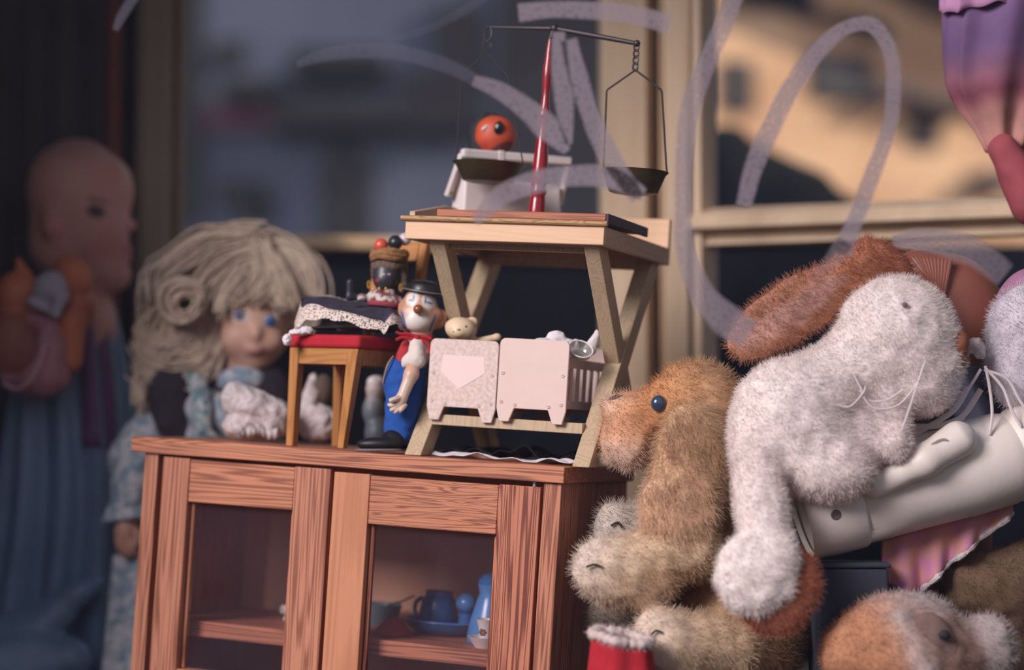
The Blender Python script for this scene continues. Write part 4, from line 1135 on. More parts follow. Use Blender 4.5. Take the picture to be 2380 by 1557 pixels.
for pts in (((970, 783), (950, 776), (932, 776), (920, 771)), ((970, 785), (950, 787), (936, 784), (920, 790)), ((970, 783), (985, 792), (996, 800), (999, 822)), ((970, 783), (990, 783), (1003, 788))):
    mb.tube(catmull([P(a, b, yc - 0.021 - 0.001 * i) for i, (a, b) in enumerate(pts)], 5), 0.0019, 7)
mb.ell(P(970, 784, yc - 0.022), 0.0036)
mb.build('neck_tie', M_bow, cl)
M_ovr = mat('blue_felt', (34, 86, 170), 0.95, var=0.25, scale=90, bump=0.3, bscale=500)
blob('overalls', [E(932, 880, yc - 0.006, 42, 56, 36, (1, 1, 1), ang=10), E(962, 878, yc - 0.008, 29, 54, 32, (1, 1, 1)), K(936, 930, yc - 0.006, 40, 926, 1005, yc - 0.004, 34, (1, 1, 1)), K(946, 926, yc - 0.010, 30, 934, 1005, yc - 0.012, 24, (1, 1, 1))], M_ovr, cl, res=0.0016, k=0.006, bumps=0.0012, bscale=120,
     cut=[E(952, 815, yc - 0.02, 40, 26, 60, (1, 1, 1))])
blob('waistcoat', [E(940, 822, yc - 0.004, 17, 34, 22, (1, 1, 1), ang=25), K(942, 800, yc - 0.008, 9, 930, 850, yc - 0.012, 11, (1, 1, 1))], mat('red_waistcoat', (176, 50, 56), 0.9), cl, res=0.0014, k=0.004)
blob('shirt_sleeve', [K(968, 800, yc - 0.018, 17, 968, 838, yc - 0.026, 21, WH), E(985, 822, yc - 0.014, 13, 28, 14, WH, ang=-6), E(945, 838, yc - 0.022, 12, 18, 12, WH, ang=25)], mat('white_shirt', (220, 208, 200), 0.9, bump=0.4, bscale=200), cl, res=0.0014, k=0.004, bumps=0.001, bscale=150, cut=[E(955, 860, yc - 0.045, 17, 34, 14, WH, ang=10)])
mb = MB(); mb.tube(catmull([P(914, 828, yc - 0.014), P(900, 850, yc - 0.022), P(890, 890, yc - 0.016)], 6), 0.0012, 6); mb.build('brace', mat('brace', (150, 130, 110), 0.6), cl)
zfloor = lambda px, v: CAB.W(CAB.top(px, v, 0.0))
for a, b in ((888, 0.028), (914, 0.068)):
    f = zfloor(a, b) + np.array([0, 0, 0.0016])
    blob('shoe', [Ew((f[0] - 0.004, f[1] - 0.004, f[2] + 0.009), (0.026, 0.013, 0.0085), (24, 24, 28)), Ew((f[0] + 0.012, f[1] + 0.004, f[2] + 0.014), (0.014, 0.013, 0.012), (24, 24, 28))], mat('black_shoe', (22, 22, 26), 0.5), cl, res=0.0016, k=0.005)
    mb = MB(); mb.tube([(f[0] - 0.004 + 0.0265 * math.cos(q), f[1] - 0.004 + 0.0132 * math.sin(q), f[2] + 0.0022) for q in np.linspace(0, 2 * math.pi, 30, endpoint=False)], 0.0013, 6, closed=True); mb.build('shoe_welt', mat('shoe_welt', (120, 112, 112), 0.6), cl)

# ------------------------------------------------------------------ lace things on the cupboard behind the chair
M_lacecloth = mat('white_lace_cloth', (222, 212, 210), 0.95, rgb2=(186, 174, 176), scale=170, bump=0.8, bscale=260, soft=0.4)
def frill(name, m, parent, prims, seed, amp=0.003, sc=90):
    return blob(name, prims, m, parent, res=0.0022, k=0.008, bumps=amp, bscale=sc)
yl = CAB.W(CAB.top(590, 0.13))[1]
lb = CAB.W(CAB.top(590, 0.13))
t = thing('lace_pillow', 'heap of white lace cloth on the cupboard beside the chair leg', 'lace cloth', tuple(lb))
bt_ = lb[2]
frill('cloth', M_lacecloth, t, [E(548, 925, yl, 34, 38, 40, (1, 1, 1), ang=20), E(590, 945, yl, 60, 42, 60, (1, 1, 1), ang=20), E(635, 965, yl, 46, 38, 50, (1, 1, 1), ang=10), Ew((P(575, 0, yl)[0], yl, bt_ + 0.0205), (0.028, 0.026, 0.017), (1, 1, 1)), Ew((P(632, 0, yl)[0], yl, bt_ + 0.0170), (0.024, 0.024, 0.013), (1, 1, 1))], 1)
pts = [P(a, b, yl - 0.026) for a, b in ((556, 1002), (580, 1008), (600, 1000), (622, 1012), (650, 1008))]
mb = MB(); mb.sheet([[p + np.array([0.0, 0.004 * math.sin(i * 1.9 + w), (0.008 if w else -0.004) + 0.002 * math.sin(i * 2.3)]) for w in (0, 1)] for i, p in enumerate(catmull(pts, 6))]); mb.build('ruffle', M_lacecloth, t, solid=0.0008, angle=0)
yl2 = CAB.W(CAB.top(735, 0.20))[1]; lb2 = CAB.W(CAB.top(735, 0.20))
t = thing('lace_bundle', 'small lace wrapped bundle seen between the chair legs', 'lace cloth', tuple(lb2))
frill('cloth', M_lacecloth, t, [E(722, 930, yl2, 22, 62, 26, (1, 1, 1), ang=8), E(738, 978, yl2, 44, 38, 36, (1, 1, 1)), Ew((lb2[0], yl2, lb2[2] + 0.0200), (0.024, 0.020, 0.0165), (1, 1, 1))], 2)
blob('hood', [E(752, 905, yl2 + 0.004, 24, 36, 26, (1, 1, 1))], mat('brown_cloth', (92, 76, 68), 0.95), t, res=0.0022, k=0.006)
yg = CAB.W(CAB.top(880, 0.215))[1]; lb3 = CAB.W(CAB.top(880, 0.215))
t = thing('small_doll', 'little grey clothed doll lying dimly behind the clown overalls', 'doll', tuple(lb3))
blob('body', [E(872, 905, yg, 22, 26, 22, (196, 182, 176)), Ew((lb3[0], yg, lb3[2] + 0.021), (0.018, 0.018, 0.020), (84, 96, 104)), E(868, 955, yg, 26, 38, 24, (84, 96, 104))], M_vc, t, res=0.002, k=0.006)
blob('cap', [E(874, 888, yg, 22, 16, 22, (1, 1, 1))], M_lacecloth, t, res=0.002)

# ------------------------------------------------------------------ the blonde doll
YB = 0.43
M_vinyl = mat('doll_vinyl', (0, 0, 0), 0.5, attr='Col', sss=0.0)
M_hair = mat('blonde_hair', (216, 196, 174), 0.55, rgb2=(168, 150, 134), scale=60, soft=0.6, bump=0.3, bscale=300)
FS, FSD = (216, 172, 150), (186, 140, 124)
bdoll = thing('blonde_doll', 'blonde curly haired doll with blue eyes standing behind the cupboard', 'doll', (P(560, 900, YB)[0], YB + 0.02, 0))
z0_ = bdoll.location.z
blob('body', [E(592, 745, YB, 88, 104, 92, FS), E(585, 800, YB - 0.012, 62, 52, 60, FS), E(596, 838, YB - 0.022, 26, 18, 22, FS), E(595, 776, YB - 0.054, 11, 15, 12, FS), E(592, 815, YB - 0.050, 14, 6, 8, (186, 130, 124)), E(545, 790, YB - 0.034, 26, 24, 24, FS), E(630, 795, YB - 0.034, 24, 22, 22, FS),
     K(570, 830, YB + 0.005, 38, 560, 900, YB + 0.01, 44, FS), K(560, 920, YB + 0.03, 96, 555, 1090, YB + 0.04, 90, (70, 64, 70)), Cw((P(555, 0, YB)[0], YB + 0.04, P(0, 1100, YB)[2]), 0.05, (P(555, 0, YB)[0], YB + 0.05, 0.055), 0.055, (70, 64, 70)),
     K(430, 930, YB + 0.03, 40, 340, 1080, YB, 32, FS), K(340, 1080, YB, 30, 296, 1215, YB - 0.03, 24, FS), E(292, 1250, YB - 0.036, 27, 42, 22, FSD)], M_vinyl, bdoll, res=0.0032, k=0.014, tau=0.004,
     paint=[(E(557, 733, YB - 0.052, 24, 15, 40, FS, ang=8), (206, 196, 196), 0.004), (E(630, 745, YB - 0.048, 21, 15, 40, FS, ang=8), (206, 196, 196), 0.004), (E(557, 708, YB - 0.05, 30, 4, 40, FS, ang=8), (150, 116, 96), 0.004), (E(633, 722, YB - 0.05, 24, 4, 40, FS, ang=8), (150, 116, 96), 0.004)])
M_eye = mat('blue_glass_eye', (36, 84, 150), 0.15, coat=0.6)
for a, b, d in ((559, 733, 0.0500), (627, 746, 0.0475)):
    mb = MB(); mb.ell(P(a, b, YB - d), np.array([12, 8, 13]) * S(YB)); mb.build('eye', M_eye, bdoll)
for k in range(4):
    a, b = ((280, 1280), (290, 1288), (301, 1288), (311, 1282))[k]
    mb = MB(); mb.tube(catmull([P(a + 2, b - 32, YB - 0.045), P(a, b - 8, YB - 0.048), P(a + 4, b + 6, YB - 0.042)], 4), [0.005] * 4 + [0.0045] * 4 + [0.0034], 8); mb.build('finger', mat('finger_vinyl', FSD, 0.5), bdoll)
mb = MB(); mb.tube(catmull([P(315, 1230, YB - 0.04), P(322, 1250, YB - 0.046), P(318, 1268, YB - 0.046)], 4), [0.0052] * 4 + [0.0045] * 4 + [0.0034], 8); mb.build('thumb', mat('thumb_vinyl', FSD, 0.5), bdoll)
# hair: a close cap, a thick swept mass and curls
random.seed(11)
hair = blob('hair', [E(600, 690, YB + 0.022, 118, 112, 100, (1, 1, 1)), E(500, 680, YB + 0.02, 95, 95, 70, (1, 1, 1), ang=-30), E(430, 790, YB + 0.02, 88, 70, 62, (1, 1, 1), ang=20), E(660, 690, YB + 0.01, 78, 86, 80, (1, 1, 1)), E(400, 840, YB + 0.02, 60, 40, 46, (1, 1, 1)), E(690, 640, YB + 0.03, 60, 60, 60, (1, 1, 1))], M_hair, bdoll, res=0.004, k=0.02, bumps=0.004, bscale=40,
     cut=[E(592, 775, YB - 0.075, 72, 100, 100, (1, 1, 1))])
def lock(pts, y0, y1, r, n, spread, name='curl'):
    mb = MB()
    base = catmull([P(a, b, y0 + (y1 - y0) * i / (len(pts) - 1)) for i, (a, b) in enumerate(pts)], 7)
    N = len(base)
    for q in range(n):
        off = np.array([random.gauss(0, spread), random.gauss(0, spread * 0.6), random.gauss(0, spread)])
        off2 = off * random.uniform(0.3, 1.1)
        mb.tube([p + off * (1 - i / N) + off2 * (i / N) for i, p in enumerate(base)], [r * (1 - 0.55 * i / N) for i in range(N)], 6)
    return mb.build(name, M_hair, hair)
LK = [((560, 560), (470, 560), (400, 610), (355, 640), (352, 690)), ((600, 545), (520, 545), (440, 590), (385, 640)), ((590, 585), (520, 610), (480, 660), (455, 720), (440, 760)),
      ((560, 600), (500, 640), (450, 690), (400, 700), (370, 720)), ((520, 640), (480, 700), (470, 760), (440, 800), (395, 790), (400, 745), (450, 740), (475, 775)),
      ((530, 660), (500, 720), (495, 790), (470, 845), (410, 860), (345, 840), (320, 800)), ((460, 740), (420, 790), (360, 800), (330, 760), (345, 735)), ((500, 780), (480, 850), (420, 880), (350, 870), (318, 850)),
      ((620, 560), (700, 590), (735, 650), (738, 720)), ((640, 580), (700, 630), (720, 700), (705, 770)), ((600, 580), (640, 620), (665, 670), (672, 705)), ((590, 590), (600, 640), (580, 680), (545, 700)), ((610, 590), (630, 640), (640, 690), (650, 712)), ((580, 600), (560, 640), (530, 680), (518, 720)),
      ((600, 575), (615, 630), (610, 680), (590, 700)), ((420, 800), (370, 830), (330, 880), (322, 940))]
for i, q in enumerate(LK):
    lock(q, YB - 0.02 if i not in (8, 9) else YB, YB - 0.055 if i in (10, 11, 12, 13, 14) else YB - 0.030, 0.0024, 46, 0.0085)
for c_, R_ in (((432, 708), 30), ((425, 700), 44)):
    mb = MB()
    for q in range(26):
        rr_ = (R_ + random.uniform(-11, 9)) * S(YB); cc = P(c_[0] + random.uniform(-4, 4), c_[1] + random.uniform(-4, 4), YB - 0.045 - 0.0012 * q)
        mb.tube([cc + np.array([rr_ * math.cos(a), 0.004 * math.sin(a * 2), rr_ * math.sin(a)]) for a in np.linspace(0.3 * q, 0.3 * q + 5.6, 26)], 0.0021, 6)
    mb.build('curl', M_hair, hair)
M_blwhite = mat('white_floral_cotton', (206, 206, 212), 0.9, rgb2=(130, 156, 176), scale=70, soft=0.25)
M_vest = mat('charcoal_vest', (52, 48, 56), 0.95, var=0.3, scale=40)
M_floral = mat('teal_floral_cotton', (196, 204, 204), 0.9, rgb2=(92, 134, 148), scale=110, soft=0.2)
blob('vest', [E(395, 950, YB - 0.026, 46, 100, 30, (1, 1, 1), ang=-16), E(415, 890, YB - 0.016, 40, 60, 30, (1, 1, 1), ang=-20), E(560, 1000, YB - 0.01, 130, 120, 50, (1, 1, 1)), E(610, 900, YB - 0.004, 60, 60, 44, (1, 1, 1))], M_vest, bdoll, res=0.0035, k=0.02, bumps=0.003, bscale=40)
mb = MB(); mb.sheet([[P(a + w * dx, b + w * 10, YB - 0.068 - 0.008 * math.sin(3.1 * w) + 0.004 * math.sin(b * 0.05)) for w in np.linspace(0, 1, 8)] for (a, b, dx) in ((428, 862, 50), (434, 890, 52), (444, 925, 48), (455, 960, 40), (450, 985, 34), (460, 1012, 60))]); mb.build('collar', M_floral, bdoll, solid=0.002, angle=0, sub=1)
blob('blouse', [E(500, 960, YB - 0.04, 70, 50, 40, (1, 1, 1), ang=20), E(560, 880, YB - 0.028, 56, 32, 30, (1, 1, 1)), E(500, 1020, YB - 0.02, 80, 70, 46, (1, 1, 1))], M_blwhite, bdoll, res=0.0035, k=0.012, bumps=0.004, bscale=50)
sl = blob('sleeve', [K(382, 935, YB + 0.005, 40, 322, 1060, YB - 0.01, 62, (1, 1, 1)), K(322, 1060, YB - 0.01, 60, 300, 1160, YB - 0.025, 44, (1, 1, 1))], M_blwhite, bdoll, res=0.0032, k=0.016, bumps=0.005, bscale=34)
G = []
cu = P(296, 1172, YB - 0.028)
for i, u in enumerate(np.linspace(0, 1, 8)):
    row = []
    for t_ in np.linspace(0, 2 * math.pi, 50, endpoint=False):
        R_ = 0.019 + 0.014 * u + 0.0028 * u * math.sin(8 * t_)
        row.append(cu + np.array([R_ * math.cos(t_), R_ * 0.8 * math.sin(t_), 0.010 - 0.030 * u + 0.004 * u * math.cos(t_)]))
    G.append(row)
mb = MB(); mb.sheet(G, wrap=True); mb.build('cuff', M_blwhite, bdoll, solid=0.002, angle=0)
G = []
sx = P(330, 1200, YB + 0.03)
for u in np.linspace(0, 1, 14):
    row = []
    for t_ in np.linspace(0, 2 * math.pi, 80, endpoint=False):
        R_ = 0.044 + 0.014 * u + (0.003 + 0.004 * u) * math.sin(7 * t_ + u)
        row.append(np.array([P(355, 0, YB)[0], YB + 0.0, 0]) + np.array([R_ * 1.05 * math.cos(t_), R_ * 0.8 * math.sin(t_), P(0, 1290, YB)[2] * (1 - u) + 0.004 * u]))
    G.append(row)
mb = MB(); mb.sheet(G, wrap=True); mb.build('skirt', M_blwhite, bdoll, solid=0.002, angle=0)

# ------------------------------------------------------------------ the big bald doll and its satin dress
YD = 0.56
BS, BC = (214, 158, 142), (206, 128, 120)
bald = thing('bald_doll', 'large bald baby doll in profile wearing a blue satin dress', 'doll', (P(170, 900, YD)[0], YD + 0.01, 0))
blob('body', [E(178, 445, YD, 116, 124, 120, BS), E(205, 500, YD, 92, 120, 96, BS), E(232, 560, YD - 0.014, 60, 62, 60, BC), E(150, 560, YD + 0.0, 84, 92, 80, BS), E(299, 524, YD - 0.006, 18, 16, 17, BS, k=0.006), E(276, 500, YD - 0.006, 16, 30, 16, BS, k=0.010), E(266, 645, YD - 0.004, 36, 32, 34, BS), E(292, 579, YD - 0.006, 18, 9, 18, (160, 44, 54), k=0.005), E(288, 599, YD - 0.006, 18, 8, 18, (170, 60, 66), k=0.005), E(282, 560, YD - 0.006, 16, 12, 16, BS, k=0.008), E(268, 430, YD, 34, 50, 50, BS), E(240, 620, YD - 0.01, 50, 44, 44, BS), E(118, 520, YD - 0.058, 14, 26, 12, BC, ang=10),
     K(190, 660, YD + 0.005, 56, 190, 760, YD + 0.01, 74, BS), Cw(P(180, 760, YD + 0.03), 0.055, (P(180, 0, YD)[0], YD + 0.03, 0.08), 0.07, BS)], M_vinyl, bald, res=0.004, k=0.022, tau=0.008,
     paint=[(E(222, 492, YD - 0.048, 24, 17, 34, BS, ang=14), (40, 44, 46), 0.008), (E(226, 466, YD - 0.05, 28, 5, 34, BS, ang=10), (140, 96, 84), 0.008), (E(170, 360, YD, 100, 50, 110, BS), (196, 150, 142), 0.03)])
mb = MB(); mb.ell(P(228, 494, YD - 0.046), np.array([12, 10, 10]) * S(YD)); mb.build('eye', mat('dark_green_eye', (40, 52, 48), 0.2, coat=0.4), bald)
M_satin = mat('blue_satin', (124, 158, 190), 0.38, var=0.25, scale=10, sheen=0.0)
M_purp = mat('purple_ribbon', (124, 76, 132), 0.45, var=0.2, scale=30)
def robe_pt(t_, u):
    cxp = P(165, 0, YD)[0]
    R_ = 0.036 + 0.070 * u ** 0.5
    f = (0.003 + 0.011 * u) * math.sin(11 * t_ + 0.6 * math.sin(3 * u * 3)) + (0.002 + 0.007 * u) * math.sin(5 * t_ + 2 * u)
    return np.array([cxp + (R_ * 1.12 + f) * math.cos(t_), YD + 0.015 + (R_ * 0.72 + f) * math.sin(t_), P(0, 662, YD)[2] * (1 - u) + 0.02 * u + 0.012 * u * math.sin(4 * t_)])
mb = MB(); mb.sheet([[robe_pt(t_, u) for t_ in np.linspace(0, 2 * math.pi, 160, endpoint=False)] for u in np.linspace(0, 1, 30)], wrap=True); mb.build('dress', M_satin, bald, solid=0.002, angle=0)
for px0, px1 in ((222, 246), (256, 276)):
    xs0, xs1 = P(px0, 0, YD)[0], P(px1, 0, YD)[0]
    G = []
    for u in np.linspace(0.05, 0.42, 14):
        row = []
        for w in np.linspace(0, 1, 6):
            tt = -math.pi / 2 + 0.35 + (px0 - 222) * 0.012 + w * 0.26
            p = robe_pt(tt, u); p2 = p + np.array([0.004 * math.cos(tt), 0.004 * math.sin(tt), 0])
            row.append(p2)
        G.append(row)
    mb = MB(); mb.sheet(G); mb.build('ribbon', M_purp, bald, solid=0.002, angle=0)
blob('hem_puff', [E(70, 1450, YD - 0.10, 110, 34, 50, (1, 1, 1), ang=-6), E(150, 1400, YD - 0.09, 96, 36, 50, (1, 1, 1), ang=-30), E(60, 1540, YD - 0.12, 150, 70, 60, (1, 1, 1)), E(170, 1530, YD - 0.12, 50, 44, 40, (1, 1, 1)), Cw((P(40, 0, YD)[0], YD - 0.12, 0.05), 0.045, (P(140, 0, YD)[0], YD - 0.12, 0.04), 0.035, (1, 1, 1))], M_satin, bald, res=0.0045, k=0.02, bumps=0.006, bscale=22)

# ------------------------------------------------------------------ orange rubber animal held against the dress
YF = 0.455
OB, OD = (206, 116, 76), (150, 76, 44)
fx = thing('rubber_animal', 'orange rubber toy animal with white muzzle and pink smock before the bald doll', 'toy animal', P(100, 1000, YF))
blob('body', [K(42, 604, YF, 7, 66, 672, YF, 30, OB), E(36, 688, YF + 0.005, 44, 58, 44, OB), E(172, 640, YF - 0.005, 36, 50, 26, OB, ang=-34), K(140, 610, YF, 10, 185, 700, YF + 0.01, 32, OB), E(182, 720, YF + 0.012, 36, 52, 40, OD), E(100, 720, YF + 0.02, 60, 60, 50, OD), K(166, 750, YF, 34, 166, 840, YF - 0.005, 26, OB), E(24, 800, YF - 0.002, 66, 90, 50, OD), E(90, 840, YF + 0.015, 88, 90, 60, OD)], M_vinyl, fx, res=0.0032, k=0.008, tau=0.005)
blob('muzzle', [E(118, 672, YF - 0.014, 42, 44, 30, (1, 1, 1), ang=20), K(140, 690, YF - 0.022, 22, 130, 732, YF - 0.03, 7, (1, 1, 1)), K(70, 700, YF - 0.02, 10, 130, 732, YF - 0.03, 6, (1, 1, 1))], mat('grey_white_rubber', (178, 172, 184), 0.5), fx, res=0.0028, k=0.008, cut=[E(96, 700, YF - 0.05, 22, 20, 40, (1, 1, 1), ang=30)])
blob('smock', [E(110, 820, YF - 0.014, 48, 66, 44, (1, 1, 1)), E(80, 870, YF - 0.012, 84, 54, 56, (1, 1, 1)), K(118, 760, YF - 0.01, 26, 60, 752, YF - 0.008, 20, (1, 1, 1))], mat('pink_satin', (196, 134, 142), 0.5, var=0.25, scale=26), fx, res=0.003, k=0.012, bumps=0.003, bscale=40, cut=[E(24, 800, YF - 0.03, 60, 74, 50, (1, 1, 1))])
mb = MB(); mb.tube(catmull([P(a, b, YF - 0.062 + c_) for a, b, c_ in ((104, 800, 0.01), (92, 840, 0.004), (72, 880, 0.0), (40, 905, 0.006), (8, 890, 0.016))], 6), 0.0028, 8); mb.build('piping', mat('pink_piping', (206, 160, 164), 0.6), fx)

# ------------------------------------------------------------------ the plush heap
M_plush = mat('plush', (0, 0, 0), 0.9, attr='Col', var=0.25, scale=70, sheen=0.0)
M_nose = mat('stitched_nose', (44, 34, 34), 0.7)
YO = -0.035
GT, OG, PA, GR, BR = (224, 196, 162), (216, 138, 62), (238, 224, 212), (200, 188, 176), (172, 130, 94)
dog = thing('plush_dog', 'golden tan plush spaniel sitting up beside the pine cupboard', 'plush toy', (P(1680, 1200, YO)[0], YO, 0))
dz = 0.05
dbody = blob('body', [E(1625, 950, YO, 108, 112, 100, (196, 162, 128)), K(1590, 935, YO - 0.004, 74, 1480, 975, YO - 0.01, 52, OG), E(1462, 1000, YO - 0.010, 60, 70, 58, OG), E(1462, 1042, YO - 0.010, 54, 48, 52, PA), E(1440, 948, YO - 0.008, 34, 26, 34, PA),
     K(1640, 1020, YO + 0.01, 96, 1665, 1200, YO + 0.012, 110, (182, 142, 106)), E(1665, 1230, YO + 0.012, 120, 170, 110, BR), E(1700, 1320, YO + 0.016, 120, 150, 120, (150, 100, 58)), E(1685, 1480, YO + 0.016, 170, 150, 130, BR),
     K(1610, 1270, YO - 0.05, 74, 1430, 1330, YO - 0.075, 68, GT), E(1392, 1318, YO - 0.078, 60, 64, 52, PA), E(1480, 1360, YO - 0.07, 90, 52, 60, (186, 140, 92)),
     K(1570, 1210, YO + 0.02, 56, 1450, 1240, YO + 0.01, 52, GR), E(1432, 1222, YO + 0.006, 50, 56, 46, GR),
     K(1500, 1430, YO + 0.02, 70, 1410, 1430, YO + 0.02, 46, (96, 84, 74)),
     K(1690, 1500, YO - 0.05, 80, 1560, 1490, YO - 0.085, 62, GT), E(1530, 1480, YO - 0.088, 54, 62, 50, PA), K(1560, 1530, YO - 0.08, 60, 1590, 1640, YO - 0.06, 70, GT),
     Cw((P(1700, 0, YO)[0], YO + 0.015, P(0, 1500, YO)[2]), 0.075, (P(1700, 0, YO)[0], YO + 0.015, 0.062), 0.06, BR)],
     M_plush, dog, res=0.0036, k=0.018, tau=0.012, bumps=0.0035, bscale=55)
fur(dbody, 42000, 0.007, 0.7, 0.0004, seed=3)
dear = blob('ear', [E(1590, 1060, YO - 0.068, 66, 120, 22, (222, 180, 138), ang=6), E(1575, 1180, YO - 0.076, 84, 98, 28, (238, 202, 168)), E(1620, 1010, YO - 0.055, 60, 70, 30, (204, 174, 142)), E(1655, 1090, YO - 0.058, 50, 110, 24, (164, 128, 96))], M_plush, dog, res=0.0034, k=0.016, tau=0.01, bumps=0.004, bscale=60)
fur(dear, 14000, 0.009, 0.7, 0.0004, seed=4, gravity=0.7)
mb = MB(); mb.ell(P(1531, 938, YO - 0.040), np.array([18, 13, 19]) * S(YO)); mb.build('eye', mat('slate_glass_eye', (48, 66, 92), 0.12, coat=0.8), dog)
mb = MB(); mb.ell(P(1431, 929, YO - 0.016), np.array([20, 18, 11]) * S(YO), rot_img(-20)); mb.build('nose', mat('brown_plush_nose', (104, 84, 74), 0.8), dog)
for pts in (((1420, 1222), (1436, 1214), (1446, 1226)), ((1362, 1318), (1380, 1312), (1400, 1318)), ((1512, 1478), (1524, 1466), (1540, 1470))):
    mb = MB(); d_ = {1420: YO - 0.022, 1362: YO - 0.1095, 1512: YO - 0.117}[pts[0][0]]; mb.tube(catmull([P(a, b, d_) for a, b in pts], 5), 0.0012, 6); mb.build('paw_stitch', M_nose, dog)

# red felt garment with white edge at the foot of the cupboard
M_rfelt = mat('red_felt_cloth', (184, 34, 48), 0.95, var=0.25, scale=40, bump=0.3, bscale=300)
yr = -0.182
ct_ = P(1450, 1520, yr)
rf = thing('red_garment', 'red felt doll skirt with fuzzy white edge in front of the plush spaniel', 'doll skirt', (ct_[0], yr, 0))
G = []
for u in np.linspace(0, 1, 16):
    G.append([np.array([P(1440, 0, yr)[0] + (0.030 + 0.018 * u + 0.0025 * math.sin(6 * t_)) * math.cos(t_), yr + (0.022 + 0.012 * u + 0.0025 * math.sin(6 * t_)) * math.sin(t_), P(0, 1488 + 14 * math.cos(t_ + 0.6), yr)[2] * (1 - u) + 0.002 * u]) for t_ in np.linspace(0, 2 * math.pi, 60, endpoint=False)])
mb = MB(); mb.sheet(G, wrap=True); mb.build('skirt', M_rfelt, rf, solid=0.0016, angle=0)
ring = [G[0][i] + np.array([0, 0, 0.003]) for i in range(60)]
mb = MB(); mb.tube(ring, [0.0052 + 0.0014 * math.sin(i * 2.1) for i in range(60)], 8, closed=True); o = mb.build('fuzzy_edge', mat('white_fleece', (218, 200, 194), 0.95, bump=0.6, bscale=400), rf, angle=0); fur(o, 1500, 0.004, 0.6, 0.0003, seed=5)

# white rabbit
YR = -0.10
RW, RP, RB = (250, 238, 232), (240, 224, 218), (178, 108, 82)
rab = thing('plush_rabbit', 'white plush rabbit with long brown ear climbing over the white boot', 'plush toy', (P(1850, 1000, YR)[0], YR, P(0, 1450, YR)[2]))
YRH = YR + 0.012
rbody = blob('body', [E(2080, 775, YRH, 140, 134, 120, RW), E(2150, 830, YRH - 0.006, 92, 88, 84, RW), E(2020, 830, YRH, 90, 84, 90, RW), E(2040, 880, YRH - 0.01, 84, 60, 70, RP), E(2140, 905, YRH - 0.006, 84, 60, 70, RP),
     K(1980, 850, YR + 0.004, 80, 1860, 960, YR, 120, RW), E(1830, 985, YR, 132, 150, 110, RW), E(1900, 1050, YR - 0.012, 130, 104, 90, RW), E(1940, 1092, YR - 0.024, 94, 72, 76, RP), E(1985, 1000, YR, 70, 80, 70, RP),
     K(1752, 1020, YR - 0.022, 60, 1768, 1180, YR - 0.06, 54, RP), K(1768, 1180, YR - 0.06, 52, 1790, 1280, YR - 0.075, 60, RW), E(1760, 1330, YR - 0.090, 96, 104, 44, RW, ang=28),
     K(2070, 930, YR - 0.01, 40, 2078, 1030, YR - 0.022, 42, RP)],
     M_plush, rab, res=0.0036, k=0.016, tau=0.01, bumps=0.003, bscale=60)
fur(rbody, 40000, 0.005, 0.6, 0.0004, seed=7)
sole = blob('foot_sole', [E(1806, 1368, YR - 0.076, 96, 108, 40, RB, ang=28)], M_plush, rab, res=0.0034, bumps=0.003, bscale=60)
fur(sole, 5000, 0.007, 0.6, 0.0004, seed=8)
ear = blob('ear', [E(1860, 712, YRH - 0.004, 186, 66, 20, (196, 130, 96), ang=-33), E(1800, 745, YRH - 0.010, 120, 56, 16, (204, 150, 124), ang=-33), E(1985, 640, YRH + 0.002, 66, 50, 24, (186, 116, 78), ang=-20), E(2045, 606, YRH + 0.014, 70, 44, 30, RB, ang=28), E(2086, 640, YRH + 0.02, 44, 40, 30, RB, ang=30)], M_plush, rab, res=0.0034, k=0.014, tau=0.012, bumps=0.004, bscale=50, paint=[(E(1845, 724, YRH - 0.016, 150, 30, 30, RB, ang=-33), (216, 168, 150), 0.012)])
fur(ear, 9000, 0.007, 0.7, 0.0004, seed=9)
mb = MB(); mb.ell(P(2103, 708, YRH - 0.0565), np.array([7, 3, 6]) * S(YR)); mb.build('eye', mat('grey_stitch', (120, 104, 100), 0.8), rab)
blob('nose', [E(2226, 800, YRH - 0.020, 26, 36, 32, (160, 100, 70), ang=12), E(2230, 838, YRH - 0.018, 16, 28, 24, (160, 100, 70))], M_plush, rab, res=0.0024, k=0.008)
M_thread = mat('white_thread', (226, 214, 214), 0.9)
for pts, d_ in ((((1984, 868), (2000, 900), (2020, 930), (2060, 930), (2100, 905)), -0.055), (((1998, 905), (2030, 948), (2090, 940), (2140, 880)), -0.060), (((2150, 840), (2130, 900), (2110, 960), (2096, 1000)), -0.072), (((1945, 940), (1975, 945), (2005, 915), (2012, 898)), -0.062)):
    mb = MB(); mb.tube(catmull([P(a, b, YRH + d_) for a, b in pts], 6), 0.0011, 7); mb.build('ribbon', M_thread, rab)

